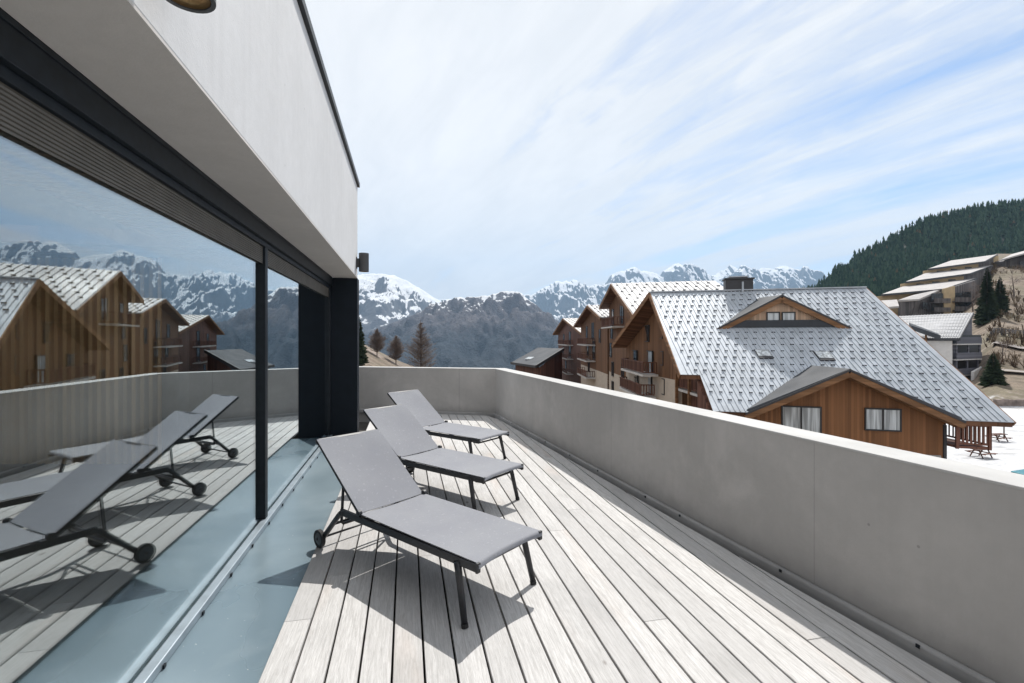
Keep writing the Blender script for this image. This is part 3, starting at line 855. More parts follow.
# low house with dark roof
lowh = thing('low_house', 'low house under a dark slate-grey roof at the left end of the chalets', 'house', (5, 84, -9))
Rq, Bq, Lq = at(564, 348.5, 86), at(536, 366, 76), at(511, 362.5, 88)
Tq = Lq+(Rq-Bq)*1.0+V((0, 0, 0))
b = MB(); b.prism([Tq, Rq, Bq, Lq], (0, 0, -.3)); rf = b.build('roof', M['roofdark'], lowh)
b = MB(); b.bar(Rq+V((0, -.12, -.1)), Bq+V((0, -.12, -.1)), .12, .5); b.build('barge_board', M['roofrim'], rf)
b = MB(); b.bar(Bq+V((-.05, -.1, -.1)), Lq+V((-.05, -.1, -.1)), .12, .4); b.build('gutter', M['roofrim'], rf)
c = Tq.lerp(Lq, .72).lerp(Rq.lerp(Bq, .72), .45)
b = MB(); b.obox(c+V((0, 0, .12)), V((.5, -.3, 0)), V((.35, .6, .15)), V((0, 0, .1))); b.build('roof_light', M['panelight'], rf)
b = MB(); R2, B2, L2 = Rq+V((-.3, .7, -.35)), Bq+V((.5, .8, -.3)), Lq+V((.8, 0, -.3))
b.prism([R2, B2, up(B2, -10), up(R2, -10)], (.1, .4, 0)); b.prism([B2+V((0, .41, 0)), L2, up(L2, -10), up(B2, -10)+V((0, .41, 0))], (.4, .1, 0)); b.build('wall', M['redbrown'], lowh)

# ---- white house with balconies, right
wh = thing('white_house', 'white rendered house with pale roof and stacked grey balconies on its corner', 'house', (72, 80, -6))
r0, r1, e1, e0 = at(890, 317, 92), at(973, 313, 86), at(959, 338.5, 75), at(896, 338.5, 79)
b = MB(); b.mi = 1; slab(b, [r0-V((0, 0, .05)), r1-V((0, 0, .05)), e1-V((0, 0, .05)), e0-V((0, 0, .05))], .3)
b.mi = 0; b.prism([r0, r1, e1, e0], (0, 0, .06))
n = 26
for i in range(n):
    f = (i+.2)/n; p, q_ = r0.lerp(r1, f), e0.lerp(e1, f); w_ = V((.1, -.02, 0)); b.prism([p+V((0, 0, .062)), p+w_+V((0, 0, .062)), q_+w_+V((0, 0, .062)), q_+V((0, 0, .062))], (0, 0, .09))
for r_ in range(8):
    for i in range(n-1):
        p = r0.lerp(r1, (i+.6)/n).lerp(e0.lerp(e1, (i+.6)/n), (r_+.6)/8)+V((0, 0, .07)); b.obox(p, (.2, -.03, 0), (.0, .05, .04), (0, 0, .06))
b.mi = 1
bk0, bk1 = r0+V((5, 9, -5)), r1+V((5, 9, -5))
b.prism([r0-V((0, 0, .1)), r1-V((0, 0, .1)), bk1, bk0], (0, 0, -.2))
wrf = b.build('roof', [M['roofB'], M['roofdark']], wh)
b = MB(); b.bar(r1+V((.1, 0, -.1)), e1+V((.1, 0, -.1)), .12, .45); b.bar(e1+V((0, -.1, -.1)), e0+V((0, -.1, -.1)), .12, .35); b.build('roof_edge', M['roofrim'], wrf)
c1, c0 = e1+V((-.3, .8, -.3)), e0+V((0, .8, -.3))
b = MB(); b.prism([c0, c1, up(c1, -9), up(c0, -9)], (1.0, 5, 0)); b.build('wall', M['whiterender'], wh)
b = MB(); s1_ = r1+V((.2, .4, -.9)); b.prism([c1+V((.02, .1, -.5)), s1_, up(s1_, -9), up(c1+V((.02, .1, 0)), -9)], (-.3, .4, 0)); b.build('gable_wall', M['railgrey'], wh)
p0 = at(909, 322.5, 80); p1 = at(937, 333, 76); p2 = at(935, 335.5, 74); p3 = at(906, 325.5, 76)
b = MB(); b.prism([p0, p1, p2+V((0, -1, 0)), p3+V((0, -1, 0))], (0, 0, -.7)); pr = b.build('porch_roof', M['roofdark'], wh)
b = MB(); q_ = at(926, 333, 75); b.box((q_.x-.1, q_.y-.1, q_.z-4), (q_.x+.1, q_.y+.1, q_.z+.2)); b.build('porch_post', M['beam'], pr)
for (y, wpx) in ((345, 0), (360.5, 0), (376.5, -2)):
    a0, a1 = at(957, y, 75.5), at(982+wpx, y, 78.5)
    d_ = (a1-a0); d_.z = 0
    b = MB(); b.prism([up(a0, a0.z), up(a1, a0.z), up(a1, a0.z)+V((-1.2, 4, 0)), up(a0, a0.z)+V((-1.2, 4, 0))], (0, 0, .18)); bl = b.build('balcony', M['gutter'], wh)
    b = MB(); b.prism([up(a0, a0.z+.2), up(a1, a0.z+.2), up(a1, a0.z+1.2), up(a0, a0.z+1.2)], (-.02, .08, 0))
    b.prism([up(a1, a0.z+.2)+V((-.03, .1, 0)), up(a1, a0.z+.2)+V((-1.2, 4, 0)), up(a1, a0.z+1.2)+V((-1.2, 4, 0)), up(a1, a0.z+1.2)+V((-.03, .1, 0))], (-.08, 0, 0)); b.build('railing', M['railgrey'], bl)
    for f in (.04, .5, .96) if y > 350 else ():
        b = MB(); p = a0.lerp(a1, f)+V((-.02, .15, 0)); b.box((p.x-.1, p.y, a0.z+1.2), (p.x+.1, p.y+.2, a0.z+2.5))
        b.build('post', M['railgrey'], bl)
b = MB(); a0, a1 = at(958, 380, 78.5), at(981, 380, 81.5); b.prism([up(a0, -9), up(a1, -9), up(a1, 2), up(a0, 2)], (-.5, 2, 0)); b.build('back_wall', M['winframe'], wh)
b = MB(); a0, a1 = at(974, 372, 75), at(989, 363, 82)
b.prism([up(a0, -9), up(a1, -9), a1, a0], (-.1, .4, 0)); b.build('garden_wall', M['whiterender'], wh)

# ---- stepped apartment block on the slope
st = thing('stepped_apartment_block', 'ochre and grey apartment block stepping up the slope in three pale roofs', 'apartment block', (110, 150, 8))
def quadroof(pts, name='roof', th=.45, mat=None):
    b = MB(); b.prism(pts, (0, 0, -th)); o = b.build(name, mat or M['roofF'], st); return o
def wallq(p, q_, zb, mat, dep, name='wall'):
    b = MB(); b.prism([p, q_, up(q_, zb), up(p, zb)], dep); return b.build(name, mat, st)
blocks = [((881, 294.5), (943, 289), (977, 278), (904, 286), 140, 154), ((905, 282), (969.5, 273.5), (992, 265.3), (928, 272), 152, 166), ((927.5, 269), (984, 261.5), (997, 254.3), (951, 260.5), 163, 178)]
for i, (nl, nr, fr_, fl_, Yn, Yf) in enumerate(blocks):
    NL, NR, FR, FL = at(*nl, Yn), at(*nr, Yn-2), at(*fr_, Yf-3), at(*fl_, Yf)
    rf = quadroof([NL, NR, FR, FL])
    b = MB(); b.bar(NL+V((0, -.15, -.2)), NR+V((0, -.15, -.2)), .2, .55); b.bar(NR+V((.1, -.1, -.2)), FR+V((.1, -.1, -.2)), .2, .55); b.build('roof_edge', M['roofrim'], rf)
    ins = V((0, 1.6, -.4))
    wallq(NL+ins, NR+ins+V((-.3, 0, 0)), -2, M['ochre'], V((.2, .5, 0)))
    wallq(NR+ins+V((-.3, .1, -.1)), FR+V((-.5, -.6, -.5)), -2, M['greywood'], V((-.5, 0, 0)), 'side_wall')
    nu = (NR-NL); nu.z = 0; nu.normalize(); nn = V((nu.y, -nu.x, 0))
    if i > 0:
        for f in (.3, .55, .8):
            c = (NL+ins).lerp(NR+ins, f)+V((0, 0, -1.5)); windows(st, [(c+nn*.05, 2.0, 1.5, 1, 0)], nu, nn)
# lower-front pieces
p = [at(898, 300, 134), at(919, 299, 133), at(944, 288, 139), at(925, 291, 142)]
rf = quadroof(p, 'roof', .5)
p = [at(872, 301, 136), at(897, 299.5, 136), at(899, 306, 128), at(872, 308, 128)]
quadroof(p, 'roof', .5)
a, c = at(899, 302, 134), at(944, 291, 137)
b = MB(); b.prism([a, at(919, 301, 134), c, up(c, 5), up(a, 5)], (.2, .6, 0)); b.build('front_wall', M['greywood'], st)
a, c = at(944, 288.5, 136), at(955, 286, 136.5)
b = MB(); b.prism([a, c, up(c, 4), up(a, 4)], (.1, .8, 0)); b.build('stair_tower', M['ochre'], st)
a, c = at(955, 286.5, 137.5), at(976, 280, 141)
b = MB(); b.prism([a, c, up(c, 4), up(a, 4)], (.0, .8, 0)); b.build('balcony_wall', M['greywood'], st)
wsp = []
for (px, y, Y, w) in ((937, 297, 135.4, 3.2), (937, 306.5, 135.4, 3.2), (925.5, 305.5, 134.6, 1.6), (956.5+1, 296.3, 137.6, 3.4), (957.5, 305.5, 137.6, 3.4), (967.5, 305.5, 139, 2.8), (966.5, 295, 139, 2.4)):
    wsp.append((at(px, y, Y-.3), w, 1.9, 1, 0))
windows(st, wsp, (1, .02, 0), (0, -1, 0))
for (px, y, Y, w) in ((938, 303, 135, 4.5), (938, 312, 135, 4.5), (960, 302, 137, 5.5), (960, 311, 137, 5.5)):
    c = at(px, y, Y)
    b = MB(); b.obox(c+V((0, -.7, 0)), V((w/2, 0, 0)), V((0, .75, 0)), V((0, 0, .12))); bl = b.build('balcony', M['greywood'], st)
    b = MB(); b.obox(c+V((0, -1.4, .7)), V((w/2, 0, 0)), V((0, .06, 0)), V((0, 0, .5))); b.build('railing', M['greywood'], bl)
a, c = at(990, 257.5, 172), at(998.5, 255.5, 172)
b = MB(); b.prism([a, c, up(c, 8), up(a, 8)], (.3, 3, 0)); b.build('gable_wall', M['ochre'], st)
# ---- dark barn-like house upper right
dk = thing('dark_house', 'dark boarded house with pale shed roof at the right edge of the photo', 'house', at(1022, 285, 165))
b = MB(); b.prism([at(1001, 259.5, 166), at(1050, 246, 158), at(1062, 241, 170), at(1012, 254, 178)], (0, 0, -.5)); b.build('roof', M['roofF'], dk)
b = MB(); a, c = at(1005, 261, 167.5), at(1050, 248.6, 160); b.prism([a, c, up(c, 12), up(a, 12)], (.2, 6, 0)); b.build('wall', M['greywood'], dk)
windows(dk, [(at(1016, 268, 165.2), 2.4, 1.8, 1, 0), (at(1024, 264, 164), 2.4, 1.8, 1, 0)], (1, -.17, 0), (-.17, -1, 0))

# ------------------------------------------------------------------ terrain
def sm(a, b, x):
    t = max(0, min(1, (x-a)/(b-a))); return t*t*(3-2*t)
PROF = [(-1e9, -7.3), (54, -7.3), (60, -5.9), (70, -3.8), (85, .25), (110, 6.2), (150, 8.0), (240, 12), (1e9, 12)]
EXT = [(-1e9, 0), (112, 0), (135, 7.5), (160, 15), (230, 30), (330, 36), (1e9, 36)]
def prof(y, P=PROF):
    for (a, za), (b_, zb) in zip(P, P[1:]):
        if a <= y < b_:
            return za if b_ > 1e8 or a < -1e8 else za+(zb-za)*(y-a)/(b_-a)
    return P[-1][1]
def tz(x, y):
    if y < 1: az = 2.0 if x > 0 else -2.0
    else: az = x/y
    z = -8.0
    valley = -8-.32*max(0, y-135); valley = max(valley, -210)
    w = sm(.58, .93, az)
    z = valley*(1-w)+prof(y-24*(1-sm(.955, 1.0, az)))*w+prof(y, EXT)*sm(.89, 1.0, az) if y > 1 else -8
    if az < 0 and y > 20:
        hl = min(14, max(0, (-x-(9.5+y*.085))*.62))*sm(30, 55, y)*(1-sm(95, 160, y)*.9)
        z += hl
    if 40 < y < 600 and x > 0:
        z += noise.noise(V((x*.05, y*.05, 0)))*1.0*sm(54, 75, y)*w
    return z
def axis(n, lo, hi, p=2.2):
    out = []
    for i in range(n+1):
        u = -1+2*i/n
        s_ = (abs(u)**p)*.93+abs(u)*.07
        out.append(s_*(hi if u > 0 else -lo)*(1 if u > 0 else -1))
    return out
xs = axis(240, -9500, 9500, 3.2); ys = axis(240, -900, 9500, 3.2)
b = MB()
vs = [(x, y, tz(x, y)) for y in ys for x in xs]; n = len(xs)
b.idx(vs, [(j*n+i, j*n+i+1, (j+1)*n+i+1, (j+1)*n+i) for j in range(len(ys)-1) for i in range(n-1)])
t = NT('ground_snow_and_dry_grass'); v = t.coord()
geo = t.new('ShaderNodeNewGeometry'); sep = t.new('ShaderNodeSeparateXYZ'); t.l.new(geo.outputs['Position'], sep.inputs[0])
n1 = t.noise(v, .06, 6, .6); n2 = t.noise(v, .5, 5, .65); n3 = t.noise(v, 4, 4, .6)
gr = t.mix(t.ramp(n2, .35, .65), (.11, .082, .056), (.22, .17, .125))
gr = t.mix(t.math('MULTIPLY', t.ramp(n1, .45, .62), .5), gr, (.12, .115, .06))
gr = t.mix(t.math('MULTIPLY', t.ramp(n3, .46, .62), .6), gr, (.075, .055, .042))
gr = t.mix(t.math('MULTIPLY', t.ramp(t.noise(v, .13, 5, .7), .56, .66), .6), gr, (.33, .27, .24))
snow = t.mix(t.ramp(n3, .3, .7), (.44, .445, .46), (.58, .58, .59))
sf = t.math('SUBTRACT', t.math('MULTIPLY', n2, 2.2), sep.outputs['Z'])
slush = t.ramp(t.noise(t.coord((.35, 1.4, 1)), .55, 5, .6), .54, .66)
snow = t.mix(t.math('MULTIPLY', slush, .6), snow, (.22, .215, .21))
mask = t.math('MULTIPLY', t.ramp(sf, 7.0, 7.6), t.math('MULTIPLY', t.ramp(sep.outputs['Y'], 70, 95, 1, 0), t.ramp(sep.outputs['X'], 16, 24, 0, 1)))
M['ground'] = t.fin(t.mix(mask, gr, snow), .9)
gnd = b.build('ground', M['ground'], None, True, False); tag(gnd, 'snowy ground and dry grass hillside round the chalets', None, None, 'structure')

def drape(name, pts, w, m, label, lift=.06):
    b = MB(); L = []
    P = []
    for (p, q_) in zip(pts, pts[1:]):
        for k in range(10):
            P.append(V(p).lerp(V(q_), k/10))
    P.append(V(pts[-1]))
    for i, p in enumerate(P):
        d = P[min(i+1, len(P)-1)]-P[max(i-1, 0)]; d.z = 0; d.normalize(); s_ = V((d.y, -d.x, 0))*w/2
        for q_ in (p+s_, p-s_): L.append(V((q_.x, q_.y, max(tz(q_.x, q_.y), tz(p.x, p.y))+lift)))
    b.idx(L, [(2*i, 2*i+1, 2*i+3, 2*i+2) for i in range(len(P)-1)])
    o = b.build(name, m, None, False, False); return tag(o, label, None, None, 'structure')
M['asphalt'] = m_plain('pale_gravel_road', (.30, .27, .25), .9, 0, .15, .6)
M['stone'] = m_plain('rubble_stone', (.20, .16, .14), .9, 0, .4, 1.2)
drape('road', [at(992, 345, 86), at(1024, 350, 83), at(1080, 354, 80)], 3.4, M['asphalt'], 'pale road crossing the hillside', .15)
drape('path', [at(983, 369, 71), at(1000, 371, 70.5), at(1024, 374, 70), at(1080, 380, 68)], 1.8, M['asphalt'], 'pale path across the hillside', .3)
# retaining wall at the foot of the slope
b = MB()
X0, X1 = at(989, 410, 58).x, at(1100, 410, 56).x
N_ = 24
for i in range(N_):
    x0 = X0+(X1-X0)*i/N_; x1 = X0+(X1-X0)*(i+1)/N_
    h = 1.0+.25*random.random()
    b.box((x0, 57.0, -9), (x1-.02, 57.5, -6.3+h*.5))
rw = b.build('retaining_wall', M['stone']); tag(rw, 'low dark stone retaining wall at the foot of the grassy slope', 'wall')
# fence along the road
b = MB()
for i in range(30):
    f = i/29; p = at(962, 338, 93).lerp(at(1070, 346, 88), f); z0 = tz(p.x, p.y)
    b.box((p.x-.08, p.y-.08, z0-.2), (p.x+.08, p.y+.08, z0+1.3))
    if i < 29:
        q_ = at(962, 338, 93).lerp(at(1070, 346, 88), (i+1)/29); z1 = tz(q_.x, q_.y)
        for h in (.45, .8, 1.15): b.bar((p.x, p.y-.1, z0+h), (q_.x, q_.y-.1, z1+h), .05, .2)
fc = b.build('fence', M['greywood']); tag(fc, 'dark timber fence beside the hillside road', 'fence')

# ------------------------------------------------------------------ trees
M['bark'] = m_plain('bare_bark', (.11, .085, .07), .9, 0, .3, 3)
M['twig'] = m_plain('bare_twigs', (.21, .17, .15), .9, 0, .3, 1)
t = NT('conifer_needles'); tone = t.attr()
k = t.mix(t.ramp(t.noise(t.coord(), .9, 4), .3, .7), (.018, .033, .018), (.045, .068, .034)); k = t.mix(t.math('MULTIPLY', tone, .5), k, (.05, .06, .03)); M['needle'] = t.fin(k, .8, 0, .2)
t = NT('forest_needles'); tone = t.attr()
k = t.mix(t.ramp(tone, 0, .98), (.026, .055, .042), (.060, .102, .07)); k = t.mix(t.ramp(tone, .985, .99), k, (.11, .09, .06)); M['forest'] = t.fin(k, .85, 0, .1)

def bare_tree(name, label, base_, h, spread, seed, cat='tree', depth=5, grp=None):
    rnd = random.Random(seed); base_ = V(base_)
    th = thing(name, label, cat, base_, 0, grp)
    tr = MB(); cr = MB()
    def grow(mb, p, d, L, r, lev):
        segs = 3; path = [p]; rr = [r]
        for i in range(segs):
            d = (d+V((rnd.uniform(-1, 1), rnd.uniform(-1, 1), rnd.uniform(-.3, .5)))*.16).normalized()
            p = p+d*L/segs; path.append(p); rr.append(max(.012, r*(1-.5*(i+1)/segs)))
        mb.tube(path, rr, 5 if lev < 2 else 3, False)
        if lev >= depth: return
        for k in range(rnd.randint(3, 4)):
            a = rnd.uniform(0, 6.283); o = d.orthogonal().normalized(); o = (o*math.cos(a)+d.cross(o)*math.sin(a))
            nd = (d*rnd.uniform(.7, 1.1)+o*spread*rnd.uniform(.6, 1.2)+V((0, 0, .15))).normalized()
            q_ = path[rnd.choice((1, 2, 3, 3))]
            grow(cr, q_, nd, L*rnd.uniform(.55, .78), max(.012, r*.5), lev+1)
    grow(tr, base_-V((0, 0, .3)), V((0, 0, 1)), h*.38, h*.022, 0)
    tr.build('trunk', M['bark'], th); cr.build('crown', M['twig'], th, False, False)
    return th
def bare_larch(label, base_, h, r, seed, grp=None):
    rnd = random.Random(seed); base_ = V(base_)
    th = thing('bare_tree', label, 'tree', base_, 0, grp)
    b = MB(); b.tube([base_-V((0, 0, .4)), base_+V((0, 0, h*.5)), base_+V((rnd.uniform(-.2, .2), 0, h*.97))], [h*.017, h*.011, .03], 7); b.build('trunk', M['bark'], th)
    b = MB()
    for i in range(430):
        f = .12+.88*rnd.random()**.85; a = rnd.uniform(0, 6.283)
        R_ = r*min(1, (1.06-f)*1.7)*rnd.uniform(.45, 1.1)
        d = V((math.cos(a), math.sin(a), rnd.uniform(.25, .75))); p = base_+V((0, 0, h*f*.93))
        q1 = p+d*R_*.5+V((0, 0, -.05*R_)); q2 = p+d*R_
        b.tube([p, q1, q2], [.05, .032, .016], 3, False)
        for k in range(6):
            s_ = p.lerp(q2, rnd.uniform(.25, .95)); dd = (d+V((rnd.uniform(-1, 1), rnd.uniform(-1, 1), rnd.uniform(-.3, .7)))*.9).normalized()
            b.tube([s_, s_+dd*R_*rnd.uniform(.2, .45)], [.026, .012], 3, False)
    b.build('crown', M['twig'], th, False, False)
    return th
def ground_at(px, Y): x = (px-512)/FOC*Y; return V((x, Y, tz(x, Y)))
def tree_h(px, ytop, Y): return at(px, ytop, Y).z-ground_at(px, Y).z
bare_larch('tall bare tree in front of the blue mountains beyond the far parapet', ground_at(421, 92), tree_h(421, 318, 92), 2.9, 3)
bare_larch('lower bare tree on the left grassy slope, nearest the tall one', ground_at(396, 104), tree_h(396, 334, 104), 2.0, 5)
bare_larch('small bare tree on the left grassy slope, nearest the house wall', ground_at(377, 98), tree_h(377, 327, 98), 1.7, 6)
bare_tree('bare_shrub', 'leafless shrub on the slope right of the two conifers', ground_at(1014, 128), 9.5, .9, 11, 'shrub', 5)
bare_tree('bare_shrub', 'reddish leafless bush left of the two conifers', ground_at(973, 128), 9, .9, 12, 'shrub', 5)
bare_tree('bare_tree', 'thin bare sapling standing alone between path and road', ground_at(1003, 77), 5.2, .5, 14, 'tree', 3)

def conifer_mesh(mb, base_, h, r, tiers, segs, rnd, droop=.25, clump=False):
    x0, y0, z0 = base_
    for k in range(tiers):
        f = k/tiers
        zt_ = z0+h*(.10+.90*(f+1.25/tiers)) if k < tiers-1 else z0+h
        zb = z0+h*(.10+.90*f)
        rr = r*(1-f)**.85*rnd.uniform(.85, 1.12)+.05
        mb.t = rnd.random()
        a0 = rnd.uniform(0, 6.28); vs = [(x0, y0, zt_)]
        for i in range(segs*2):
            a = a0+math.pi*i/segs; q_ = rr*(rnd.uniform(.85, 1.15) if i % 2 == 0 else rnd.uniform(.5, .72))
            vs.append((x0+math.cos(a)*q_, y0+math.sin(a)*q_, zb-(droop*rr*.5 if i % 2 == 0 else -droop*rr*.3)))
        n_ = segs*2
        mb.idx(vs, [(0, 1+i, 1+(i+1) % n_) for i in range(n_)])
def conifer(label, base_, h, r, seed):
    rnd = random.Random(seed); base_ = V(base_)
    th = thing('conifer', label, 'tree', base_, 0, 'conifers on the near slope')
    b = MB(); b.tube([base_-V((0, 0, .4)), base_+V((0, 0, h*.9))], [h*.018, .03], 8); b.build('trunk', M['bark'], th)
    b = MB()
    n_ = int(900*max(.5, min(1.3, h/14)))
    for i in range(n_):      # drooping needle sprays all round the trunk
        f = (i+rnd.random())/n_; z = base_.z+h*(.06+.93*f); R_ = r*((1-f)**.8)*rnd.uniform(.55, 1.1)+.12
        a = rnd.uniform(0, 6.283); d = V((math.cos(a), math.sin(a), -.28+.45*f)); s_ = V((-math.sin(a), math.cos(a), 0))
        p = V((base_.x, base_.y, z)); b.t = rnd.random()
        m_ = p+d*R_*.55; tip = p+d*R_+V((0, 0, -.12*R_)); w_ = R_*.24+.06
        b.face([p+d*R_*.12, m_+s_*w_-V((0, 0, .1*R_)), tip, m_-s_*w_-V((0, 0, .1*R_))])
        b.face([p+d*R_*.2-V((0, 0, .12*R_)), m_-V((0, 0, .3*R_)), tip, m_+V((0, 0, .06*R_))])
    b.build('crown', M['needle'], th, False, False)
    return th
conifer('dark full conifer, left one of the pair below the stepped block', ground_at(987, 112), tree_h(987, 267, 112), 2.7, 1)
conifer('narrower conifer close on the right of the dark full one', ground_at(1000, 116), tree_h(1000, 276, 116), 2.1, 2)
conifer('small conifer standing on the left slope beside the dark house wall', ground_at(359, 78), tree_h(359, 316, 78), 1.7, 4)

conifer('dark bush shape standing in for a shadow at the foot of the slope beside the white house', ground_at(993, 66), 4.2, 1.6, 8)  # added shape, stands for a shadow lying on the bank
rnd = random.Random(31); b = MB()
for i in range(1500):
    Y = rnd.uniform(59, 175); px = rnd.uniform(975, 1130)
    p = ground_at(px, Y)
    if p.z < -6.2 or noise.noise(V((p.x*.07, p.y*.07, 3))) < -.05: continue
    h = rnd.uniform(.4, 1.7); b.t = rnd.random()
    for k in range(10):
        a = rnd.uniform(0, 6.283); o = V((math.cos(a), math.sin(a), 0)); tip = p+o*h*rnd.uniform(.2, .8)+V((0, 0, h*rnd.uniform(.6, 1.1)))
        q_ = p+o*.1; s_ = V((-o.y, o.x, 0))*.05*h
        b.face([q_-s_, q_+s_, tip+s_*.6, tip-s_*.6])
t = NT('scrub_twigs'); tn = t.attr(); M['scrub'] = t.fin(t.mix(tn, (.075, .05, .038), (.19, .15, .10)), .9, 0, .1)
so_ = b.build('scrub', M['scrub'], None, False, False); tag(so_, 'low leafless scrub covering the hillside at right', 'scrub', None, 'stuff')

# forest-covered hill
SKY = [(700, 330), (760, 306), (815, 288), (836, 270), (852, 262), (858, 254), (880, 245), (903, 231), (925, 220), (950, 214), (975, 208), (1000, 204), (1030, 204), (1100, 200), (1250, 210), (1500, 230)]
def interp(P, x):
    for (a, ya), (b_, yb) in zip(P, P[1:]):
        if a <= x <= b_: return ya+(yb-ya)*(x-a)/(b_-a)
    return P[0][1] if x < P[0][0] else P[-1][1]
def hill_pt(px, t_):
    Y = 460-230*t_; ys_ = interp(SKY, px)+9
    y_ = ys_+(318-ys_)*(t_**.85)
    return at(px, y_, Y)
b = MB(); nx, nt = 70, 16; vs = []
for j in range(-4, nt+1):
    for i in range(nx+1):
        px = 690+(1500-690)*i/nx
        if j < 0:
            p = hill_pt(px, 0); p = p+V((p.x*.0, 40*(-j), -14*(-j)*(-j)*.5))
        else: p = hill_pt(px, j/nt)
        if j == nt: p = p-V((0, 0, 14))
        vs.append(p)
m_ = nx+1
b.idx(vs, [(j*m_+i, j*m_+i+1, (j+1)*m_+i+1, (j+1)*m_+i) for j in range(nt+4) for i in range(nx)])
M['hill'] = m_plain('forest_floor', (.022, .03, .02), .95, 0, .3, .05)
hl = b.build('hill', M['hill'], None, True, False); tag(hl, 'forested hill rising behind the houses at right', None, None, 'structure')
rnd = random.Random(21); b = MB()
for i in range(7000):
    px = rnd.uniform(700, 1180); t_ = rnd.random()**1.15 if rnd.random() > .16 else 0.0
    p = hill_pt(px, t_)
    h = rnd.uniform(7, 15.5)*(1-.1*t_); conifer_mesh(b, (p.x+rnd.uniform(-2, 2), p.y+rnd.uniform(-3, 3), p.z-1.2), h, h*rnd.uniform(.16, .24), 4, 5, rnd)
fo = b.build('forest', M['forest'], None, False, False); tag(fo, 'dense dark green conifer forest covering the hill at right', 'forest', None, 'stuff')

# ------------------------------------------------------------------ mountains
def mountain(name, label, sky, D, span, zbase, px0, px1, nx, nt, amp, lam, mat, jitter=1.2, seed=0, pw=1.25):
    b = MB(); vs = []; rows = list(range(-6, nt+1)); zr = []
    for i in range(nx+1):
        px = px0+(px1-px0)*i/nx
        ys_ = interp(sky, px)+jitter*(noise.fractal(V((px*.16, seed, 0)), .8, 2.2, 5))
        zr.append((px, at(px, ys_, D)))
    for j in rows:
        for (px, top) in zr:
            if j < 0:
                k = -j/6; z = top.z-(top.z-zbase)*k*.8; Yp = D+span*.7*k; p = V((top.x*(1+.0*k), Yp, z))
            else:
                t_ = j/nt; Yp = D-span*t_
                x = top.x*(1-.12*t_)
                wx = x+140*noise.noise(V((x/lam*.5, Yp/lam*.5, seed+3.)))
                rg = noise.ridged_multi_fractal(V((wx/lam, Yp/(lam*2.2), seed)), .9, 2.1, 6, 1.0, 2.0)-1.1
                sp_ = noise.fractal(V((x/(lam*.25), Yp/(lam*.4), seed+7)), .9, 2.1, 4)
                env = min(1, t_*5)*(1-.65*t_)
                z = zbase+(top.z-zbase)*((1-t_)**pw)+env*(amp*rg+amp*.28*sp_)
                zmax = H+(top.z-H)*Yp/D*.995
                if t_ > 0 and z > zmax: z = zmax-abs(z-zmax)*.3
                p = V((x, Yp, z))
            vs.append(p)
    m_ = nx+1
    b.idx(vs, [(j*m_+i, j*m_+i+1, (j+1)*m_+i+1, (j+1)*m_+i) for j in range(len(rows)-1) for i in range(nx)])
    o = b.build(name, mat, None, True, False); return tag(o, label, None, None, 'structure')

def m_mountain(name, rock, rock2, veg, snow_lo, snow_hi, sl=.55, veg_z=None, seed=0., nscale=.004, alt=.5):
    """snow by altitude, slope and patchiness; woods below veg_z"""
    t = NT(name); v = t.coord((1, 1, 1), (0, 0, 0), (seed*1000, 0, 0))
    geo = t.new('ShaderNodeNewGeometry'); sp = t.new('ShaderNodeSeparateXYZ'); t.l.new(geo.outputs['Position'], sp.inputs[0])
    sn = t.new('ShaderNodeSeparateXYZ'); t.l.new(geo.outputs['Normal'], sn.inputs[0])
    n1 = t.noise(v, nscale, 8, .62, .5); n2 = t.noise(t.coord((1, 1, .5)), nscale*3.2, 7, .6); n3 = t.noise(v, nscale*16, 5, .6)
    r = t.mix(t.ramp(n2, .3, .7), rock, rock2)
    if veg_z:
        vf = t.ramp(t.math('ADD', sp.outputs['Z'], t.math('MULTIPLY', n1, 200)), veg_z, veg_z+160, 1, 0)
        vv = t.mix(t.ramp(n3, .35, .65), veg, tuple(x*1.9 for x in veg))
        r = t.mix(t.math('MULTIPLY', vf, .85), r, vv)
    a = t.ramp(sp.outputs['Z'], snow_lo, snow_hi, 0, 1, False)
    s_ = t.math('ADD', t.math('MULTIPLY', a, alt), t.math('ADD', t.math('MULTIPLY', t.math('SUBTRACT', n1, .5), 1.0), t.math('MULTIPLY', t.math('SUBTRACT', n2, .5), 1.0)))
    s_ = t.math('ADD', s_, t.math('MULTIPLY', t.math('SUBTRACT', sn.outputs['Z'], sl), 3.2))
    s_ = t.math('ADD', s_, t.math('MULTIPLY', sn.outputs['X'], .55))
    s_ = t.math('ADD', s_, t.math('MULTIPLY', t.math('SUBTRACT', n3, .5), .35))
    m_ = t.math('MULTIPLY', t.ramp(s_, .36, .5), t.ramp(t.math('ADD', sp.outputs['Z'], t.math('MULTIPLY', n1, 160)), snow_lo+60, snow_lo+150))
    k = t.mix(m_, r, (.80, .81, .83))
    t.bump(t.math('ADD', n2, t.math('MULTIPLY', n3, .6)), 1.0, 26)
    return t.fin(k, .9, 0, .1)
M['m1'] = m_mountain('snowy_mountain', (.07, .072, .085), (.14, .135, .14), (.04, .05, .04), 60, 560, .77, None, 1., .0038, .6)
M['m2'] = m_mountain('brown_mountain', (.075, .072, .085), (.155, .14, .145), (.022, .032, .042), 110, 330, .86, 60, 2., .006, .85)
M['m3'] = m_mountain('alpine_range', (.05, .056, .07), (.11, .11, .12), (.04, .05, .04), 200, 1150, .62, None, 3., .0022, .5)
SK1 = [(100, 300), (200, 282), (300, 279), (340, 277), (357, 275), (372, 273.5), (386, 274), (400, 277), (412, 284), (424, 291), (437, 299), (450, 306), (480, 318), (520, 330), (560, 345)]
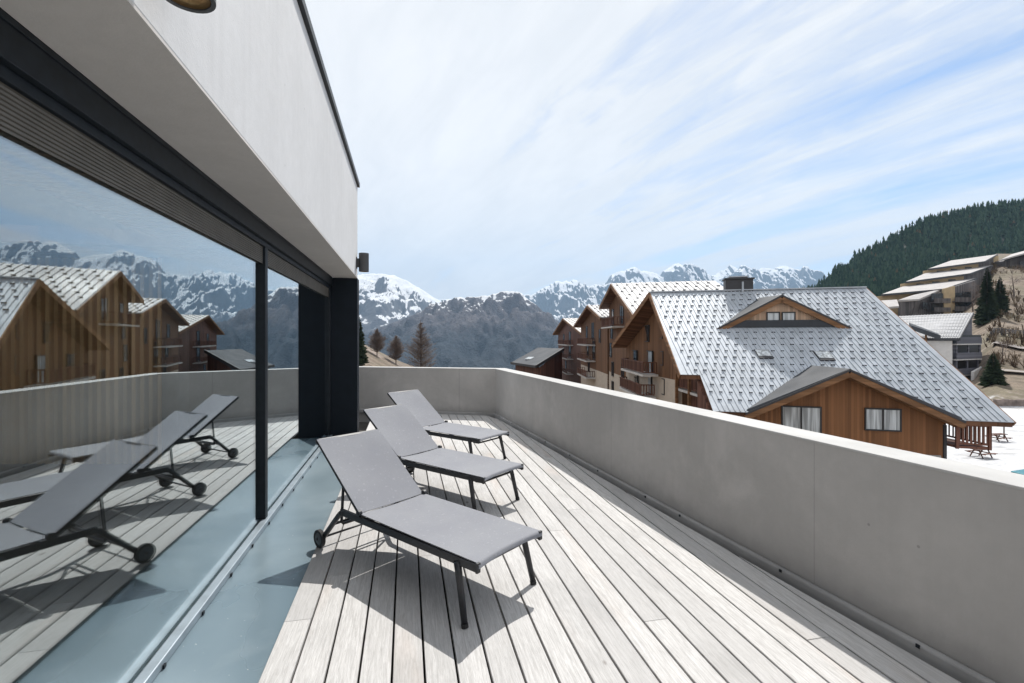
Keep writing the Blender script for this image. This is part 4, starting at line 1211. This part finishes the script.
SK2 = [(200, 345), (330, 338), (380, 330), (407, 320), (425, 311), (436, 304), (448, 299.5), (463, 297.5), (487, 296), (497, 293), (504, 291), (518, 291.5), (529, 300), (542, 311), (560, 323), (580, 334), (610, 345), (650, 356), (720, 362)]
SK3 = [(380, 300), (430, 300), (470, 299), (500, 298), (531, 294), (540, 290), (548, 286), (559, 280.5), (566, 282), (575, 280.5), (583, 286), (590, 285), (597, 286), (607, 282), (612, 274.5), (621, 271.5), (634, 267.5), (641, 270), (649, 271.5), (660, 276), (664, 270), (674.5, 264.5), (687, 265.5), (697, 272), (707, 279), (718, 274), (730, 265.5), (736, 269), (743, 270.5), (755, 273), (763, 267.5), (773, 269), (783, 265.5), (794, 269), (808, 275), (820, 282), (845, 287), (880, 283), (930, 290), (1000, 300)]
mountain('mountain', 'snowy mountain at the left behind the end of the house', SK1, 5200, 2400, -150, 120, 560, 400, 110, 210, 420, M['m1'], 1.2, 1.3)
mountain('mountain', 'brown mountain with snow patches in the middle distance', SK2, 3000, 1500, -150, 230, 720, 460, 130, 125, 250, M['m2'], 1.1, 5.1, 1.1)
mountain('mountain', 'jagged snowy alpine range along the horizon', SK3, 8000, 3600, -200, 380, 1000, 900, 140, 380, 520, M['m3'], 2.2, 9.7, 1.15)

# ------------------------------------------------------------------ small things on the snow
def picnic(label, loc, rz):
    th = thing('picnic_table', label, 'picnic table', loc, rz, 'picnic tables on the snow'); th['_world'] = 0; th.scale = (.72, .72, .8)
    b = MB(); b.box((-.9, -.38, .72), (.9, .38, .77)); b.build('table_top', M['redbrown'], th)
    for s in (-1, 1):
        b = MB(); b.box((-.9, s*.75-.14, .43), (.9, s*.75+.14, .47)); b.build('bench', M['redbrown'], th)
    for s in (-1, 1):
        b = MB(); b.bar((s*.6, -.6, 0), (s*.6, -.2, .72), .07, .09); b.bar((s*.6, .6, 0), (s*.6, .2, .72), .07, .09); b.bar((s*.66, -.85, .4), (s*.66, .85, .4), .05, .09); b.build('leg', M['redbrown'], th)
    return th
def gz(px, y):   # where a sight line meets the flat snow
    Y = (H+7.3)*FOC/(y-337); x = (px-512)/FOC*Y; return V((x, Y, tz(x, Y)))
picnic('brown picnic table on the snow beyond the roof corner', gz(998, 441), R(8))
picnic('brown picnic table below the corner balcony of the large chalet', gz(981, 457), R(12))
b = MB(); p = gz(1004, 439)
pole = thing('post', 'thin dark post on the snow behind the picnic table', 'post', p)
b.tube([p, p+V((0, 0, 1.9))], .05, 8); b.build('shaft', M['bark'], pole)
b = MB(); b.tube([p+V((0, 0, 1.9)), p+V((0, 0, 2.0))], .075, 8); b.build('cap', M['gutter'], pole)
# car at the frame edge
M['teal'] = m_plain('teal_car_paint', (.04, .20, .24), .25, .1, .05, 3, .6)
cl = V((32.25, 28.6, tz(32.25, 28.6)))
car = thing('parked_car', 'teal parked car mostly hidden behind the parapet at the right edge', 'car', cl, R(4)); car['_world'] = 0
def car_body(y0, y1):
    pr = [(-2.05, .25), (-2.1, .6), (-2.0, .85), (-1.15, .95), (-.55, 1.42), (.85, 1.45), (1.65, .98), (2.05, .9), (2.1, .3)]
    b = MB(); b.prism([(x, y0, z) for x, z in pr], (0, y1-y0, 0)); return b
bevel(car_body(-.86, .86).build('body', M['teal'], car), .06, 3)
b = MB()
for s in (-1, 1):
    b.prism([(-.95, s*.865, 1.0), (-.5, s*.865, 1.36), (.78, s*.865, 1.38), (1.35, s*.865, 1.02)], (0, s*.006, 0))
b.build('side_windows', M['pane'], car)
for (x, s) in ((-1.3, -1), (-1.3, 1), (1.3, -1), (1.3, 1)):
    b = MB(); b.lathe((x, s*.8, .31), (0, 1, 0), [(.31, -.1), (.31, .1), (.2, .11), (.2, -.11)], 20); w_ = b.build('wheel', M['rubber'], car)
    b = MB(); b.lathe((x, s*.8, .31), (0, 1, 0), [(.198, -.1), (.198, .1), (.02, .105), (.02, -.105)], 16); b.build('rim', M['alu'], w_)

# ------------------------------------------------------------------ haze
b = MB(); b.box((-9700, -950, -214), (9700, 11200, 1750))
hm = bpy.data.materials.new('valley_haze'); hm.use_nodes = True
nt_ = hm.node_tree; nt_.nodes.remove(nt_.nodes['Principled BSDF'])
pv = nt_.nodes.new('ShaderNodeVolumePrincipled'); pv.inputs['Color'].default_value = (.48, .71, 1, 1); pv.inputs['Density'].default_value = 8.5e-5; pv.inputs['Anisotropy'].default_value = .2
nt_.links.new(pv.outputs[0], nt_.nodes['Material Output'].inputs['Volume'])
hz_o = b.build('haze', hm); tag(hz_o, 'thin blue haze in the valley air', 'haze', None, 'stuff')

# ------------------------------------------------------------------ sky, sun, camera
SUN = V((.157, .560, .812)).normalized()
el = math.asin(SUN.z); az = math.atan2(SUN.x, SUN.y)
w = bpy.data.worlds.new('World'); sc.world = w; w.use_nodes = True
nt_ = w.node_tree; nd = nt_.nodes; lk = nt_.links
class W(NT):
    def __init__(s): s.n = nd; s.l = lk
t = W()
sky = t.new('ShaderNodeTexSky', sky_type='NISHITA', sun_disc=False); sky.sun_elevation = el; sky.sun_rotation = az
sky.altitude = 1500; sky.air_density = 1.0; sky.dust_density = .6; sky.ozone_density = 1.2
tc = t.new('ShaderNodeTexCoord'); gen = tc.outputs['Generated']
sp = t.new('ShaderNodeSeparateXYZ'); lk.new(gen, sp.inputs[0])
den = t.math('ADD', t.math('MAXIMUM', sp.outputs['Z'], 0.), .22)
cx = t.math('DIVIDE', sp.outputs['X'], den); cy = t.math('DIVIDE', sp.outputs['Y'], den)
cmb = t.new('ShaderNodeCombineXYZ'); lk.new(cx, cmb.inputs[0]); lk.new(cy, cmb.inputs[1])
def cl_noise(az_, along, across, scale, detail, rough, dist, loc=(0, 0)):
    d = (math.sin(R(az_)), math.cos(R(az_)))
    u = t.math('ADD', t.math('MULTIPLY', cx, d[0]*along), t.math('MULTIPLY', cy, d[1]*along))
    v_ = t.math('ADD', t.math('MULTIPLY', cx, d[1]*across), t.math('MULTIPLY', cy, -d[0]*across))
    c_ = t.new('ShaderNodeCombineXYZ'); lk.new(t.math('ADD', u, loc[0]), c_.inputs[0]); lk.new(t.math('ADD', v_, loc[1]), c_.inputs[1])
    return t.noise(c_.outputs[0], scale, detail, rough, dist)
c1 = cl_noise(-30, .22, 1.0, 1.6, 7, .6, .5)
c2 = cl_noise(-15, .5, .8, .8, 5, .55, .6, (3.3, 1.2))
c3 = cl_noise(-36, .16, 1.7, 2.6, 7, .62, .35, (7.1, 2.4))
c4 = cl_noise(-30, .6, 1.6, 5.0, 6, .65, .6, (1.7, 5.2))
# thickest round the sun's bearing, thinning towards the right-hand side of the sky
side = t.dot(gen, (.86, .20, -.05))
cov = t.ramp(side, .10, .78, .38, -.04, False)
f = t.math('ADD', t.math('ADD', t.math('MULTIPLY', c1, .95), t.math('MULTIPLY', c2, .45)), t.math('ADD', t.math('MULTIPLY', c3, .9), t.math('ADD', t.math('MULTIPLY', c4, .4), cov)))
f = t.ramp(f, 1.13, 1.52, 0, 1, False)
f = t.math('MULTIPLY', f, .97)
shade = t.ramp(t.math('ADD', t.math('MULTIPLY', c2, .7), t.math('ADD', t.math('MULTIPLY', c1, .6), t.math('MULTIPLY', c4, .35))), .62, 1.0)
cloud = t.mix(t.ramp(t.dot(gen, tuple(SUN)), .2, .98), (5.1, 5.15, 5.25), (5.5, 5.5, 5.5))
cloud = t.mix(t.math('MULTIPLY', shade, .9), cloud, (6.8, 6.65, 6.5))
bg = nd['Background']; 
lk.new(t.mix(f, sky.outputs[0], cloud), bg.inputs['Color']); bg.inputs['Strength'].default_value = .12
sd = bpy.data.lights.new('sun', 'SUN'); sd.energy = 4.0; sd.angle = R(.53); sd.color = (1, .965, .91)
so = bpy.data.objects.new('sun', sd); col.objects.link(so); so.rotation_euler = SUN.to_track_quat('Z', 'Y').to_euler(); so.location = (0, 0, 60)

cd = bpy.data.cameras.new('camera'); cam = bpy.data.objects.new('camera', cd); col.objects.link(cam)
cam.location = (0, 0, H); cam.rotation_euler = (R(90), 0, 0)
cd.sensor_width = 36; cd.lens = 36*FOC/1024; cd.shift_y = -4.5/1024
cd.clip_start = .05; cd.clip_end = 40000
sc.camera = cam
vs_ = sc.view_settings; vs_.view_transform = 'Standard'; vs_.look = 'None'; vs_.gamma = 1; vs_.use_curve_mapping = False; vs_.exposure = 0.45
cy_ = sc.cycles
cy_.use_denoising = True
try: cy_.denoiser = 'OPENIMAGEDENOISE'
except Exception: pass
cy_.max_bounces = 8; cy_.diffuse_bounces = 4; cy_.glossy_bounces = 4; cy_.transparent_max_bounces = 16; cy_.volume_bounces = 0
cy_.caustics_reflective = False; cy_.caustics_refractive = False
cy_.sample_clamp_indirect = 6
for o in bpy.data.objects:
    if '_world' in o: del o['_world']
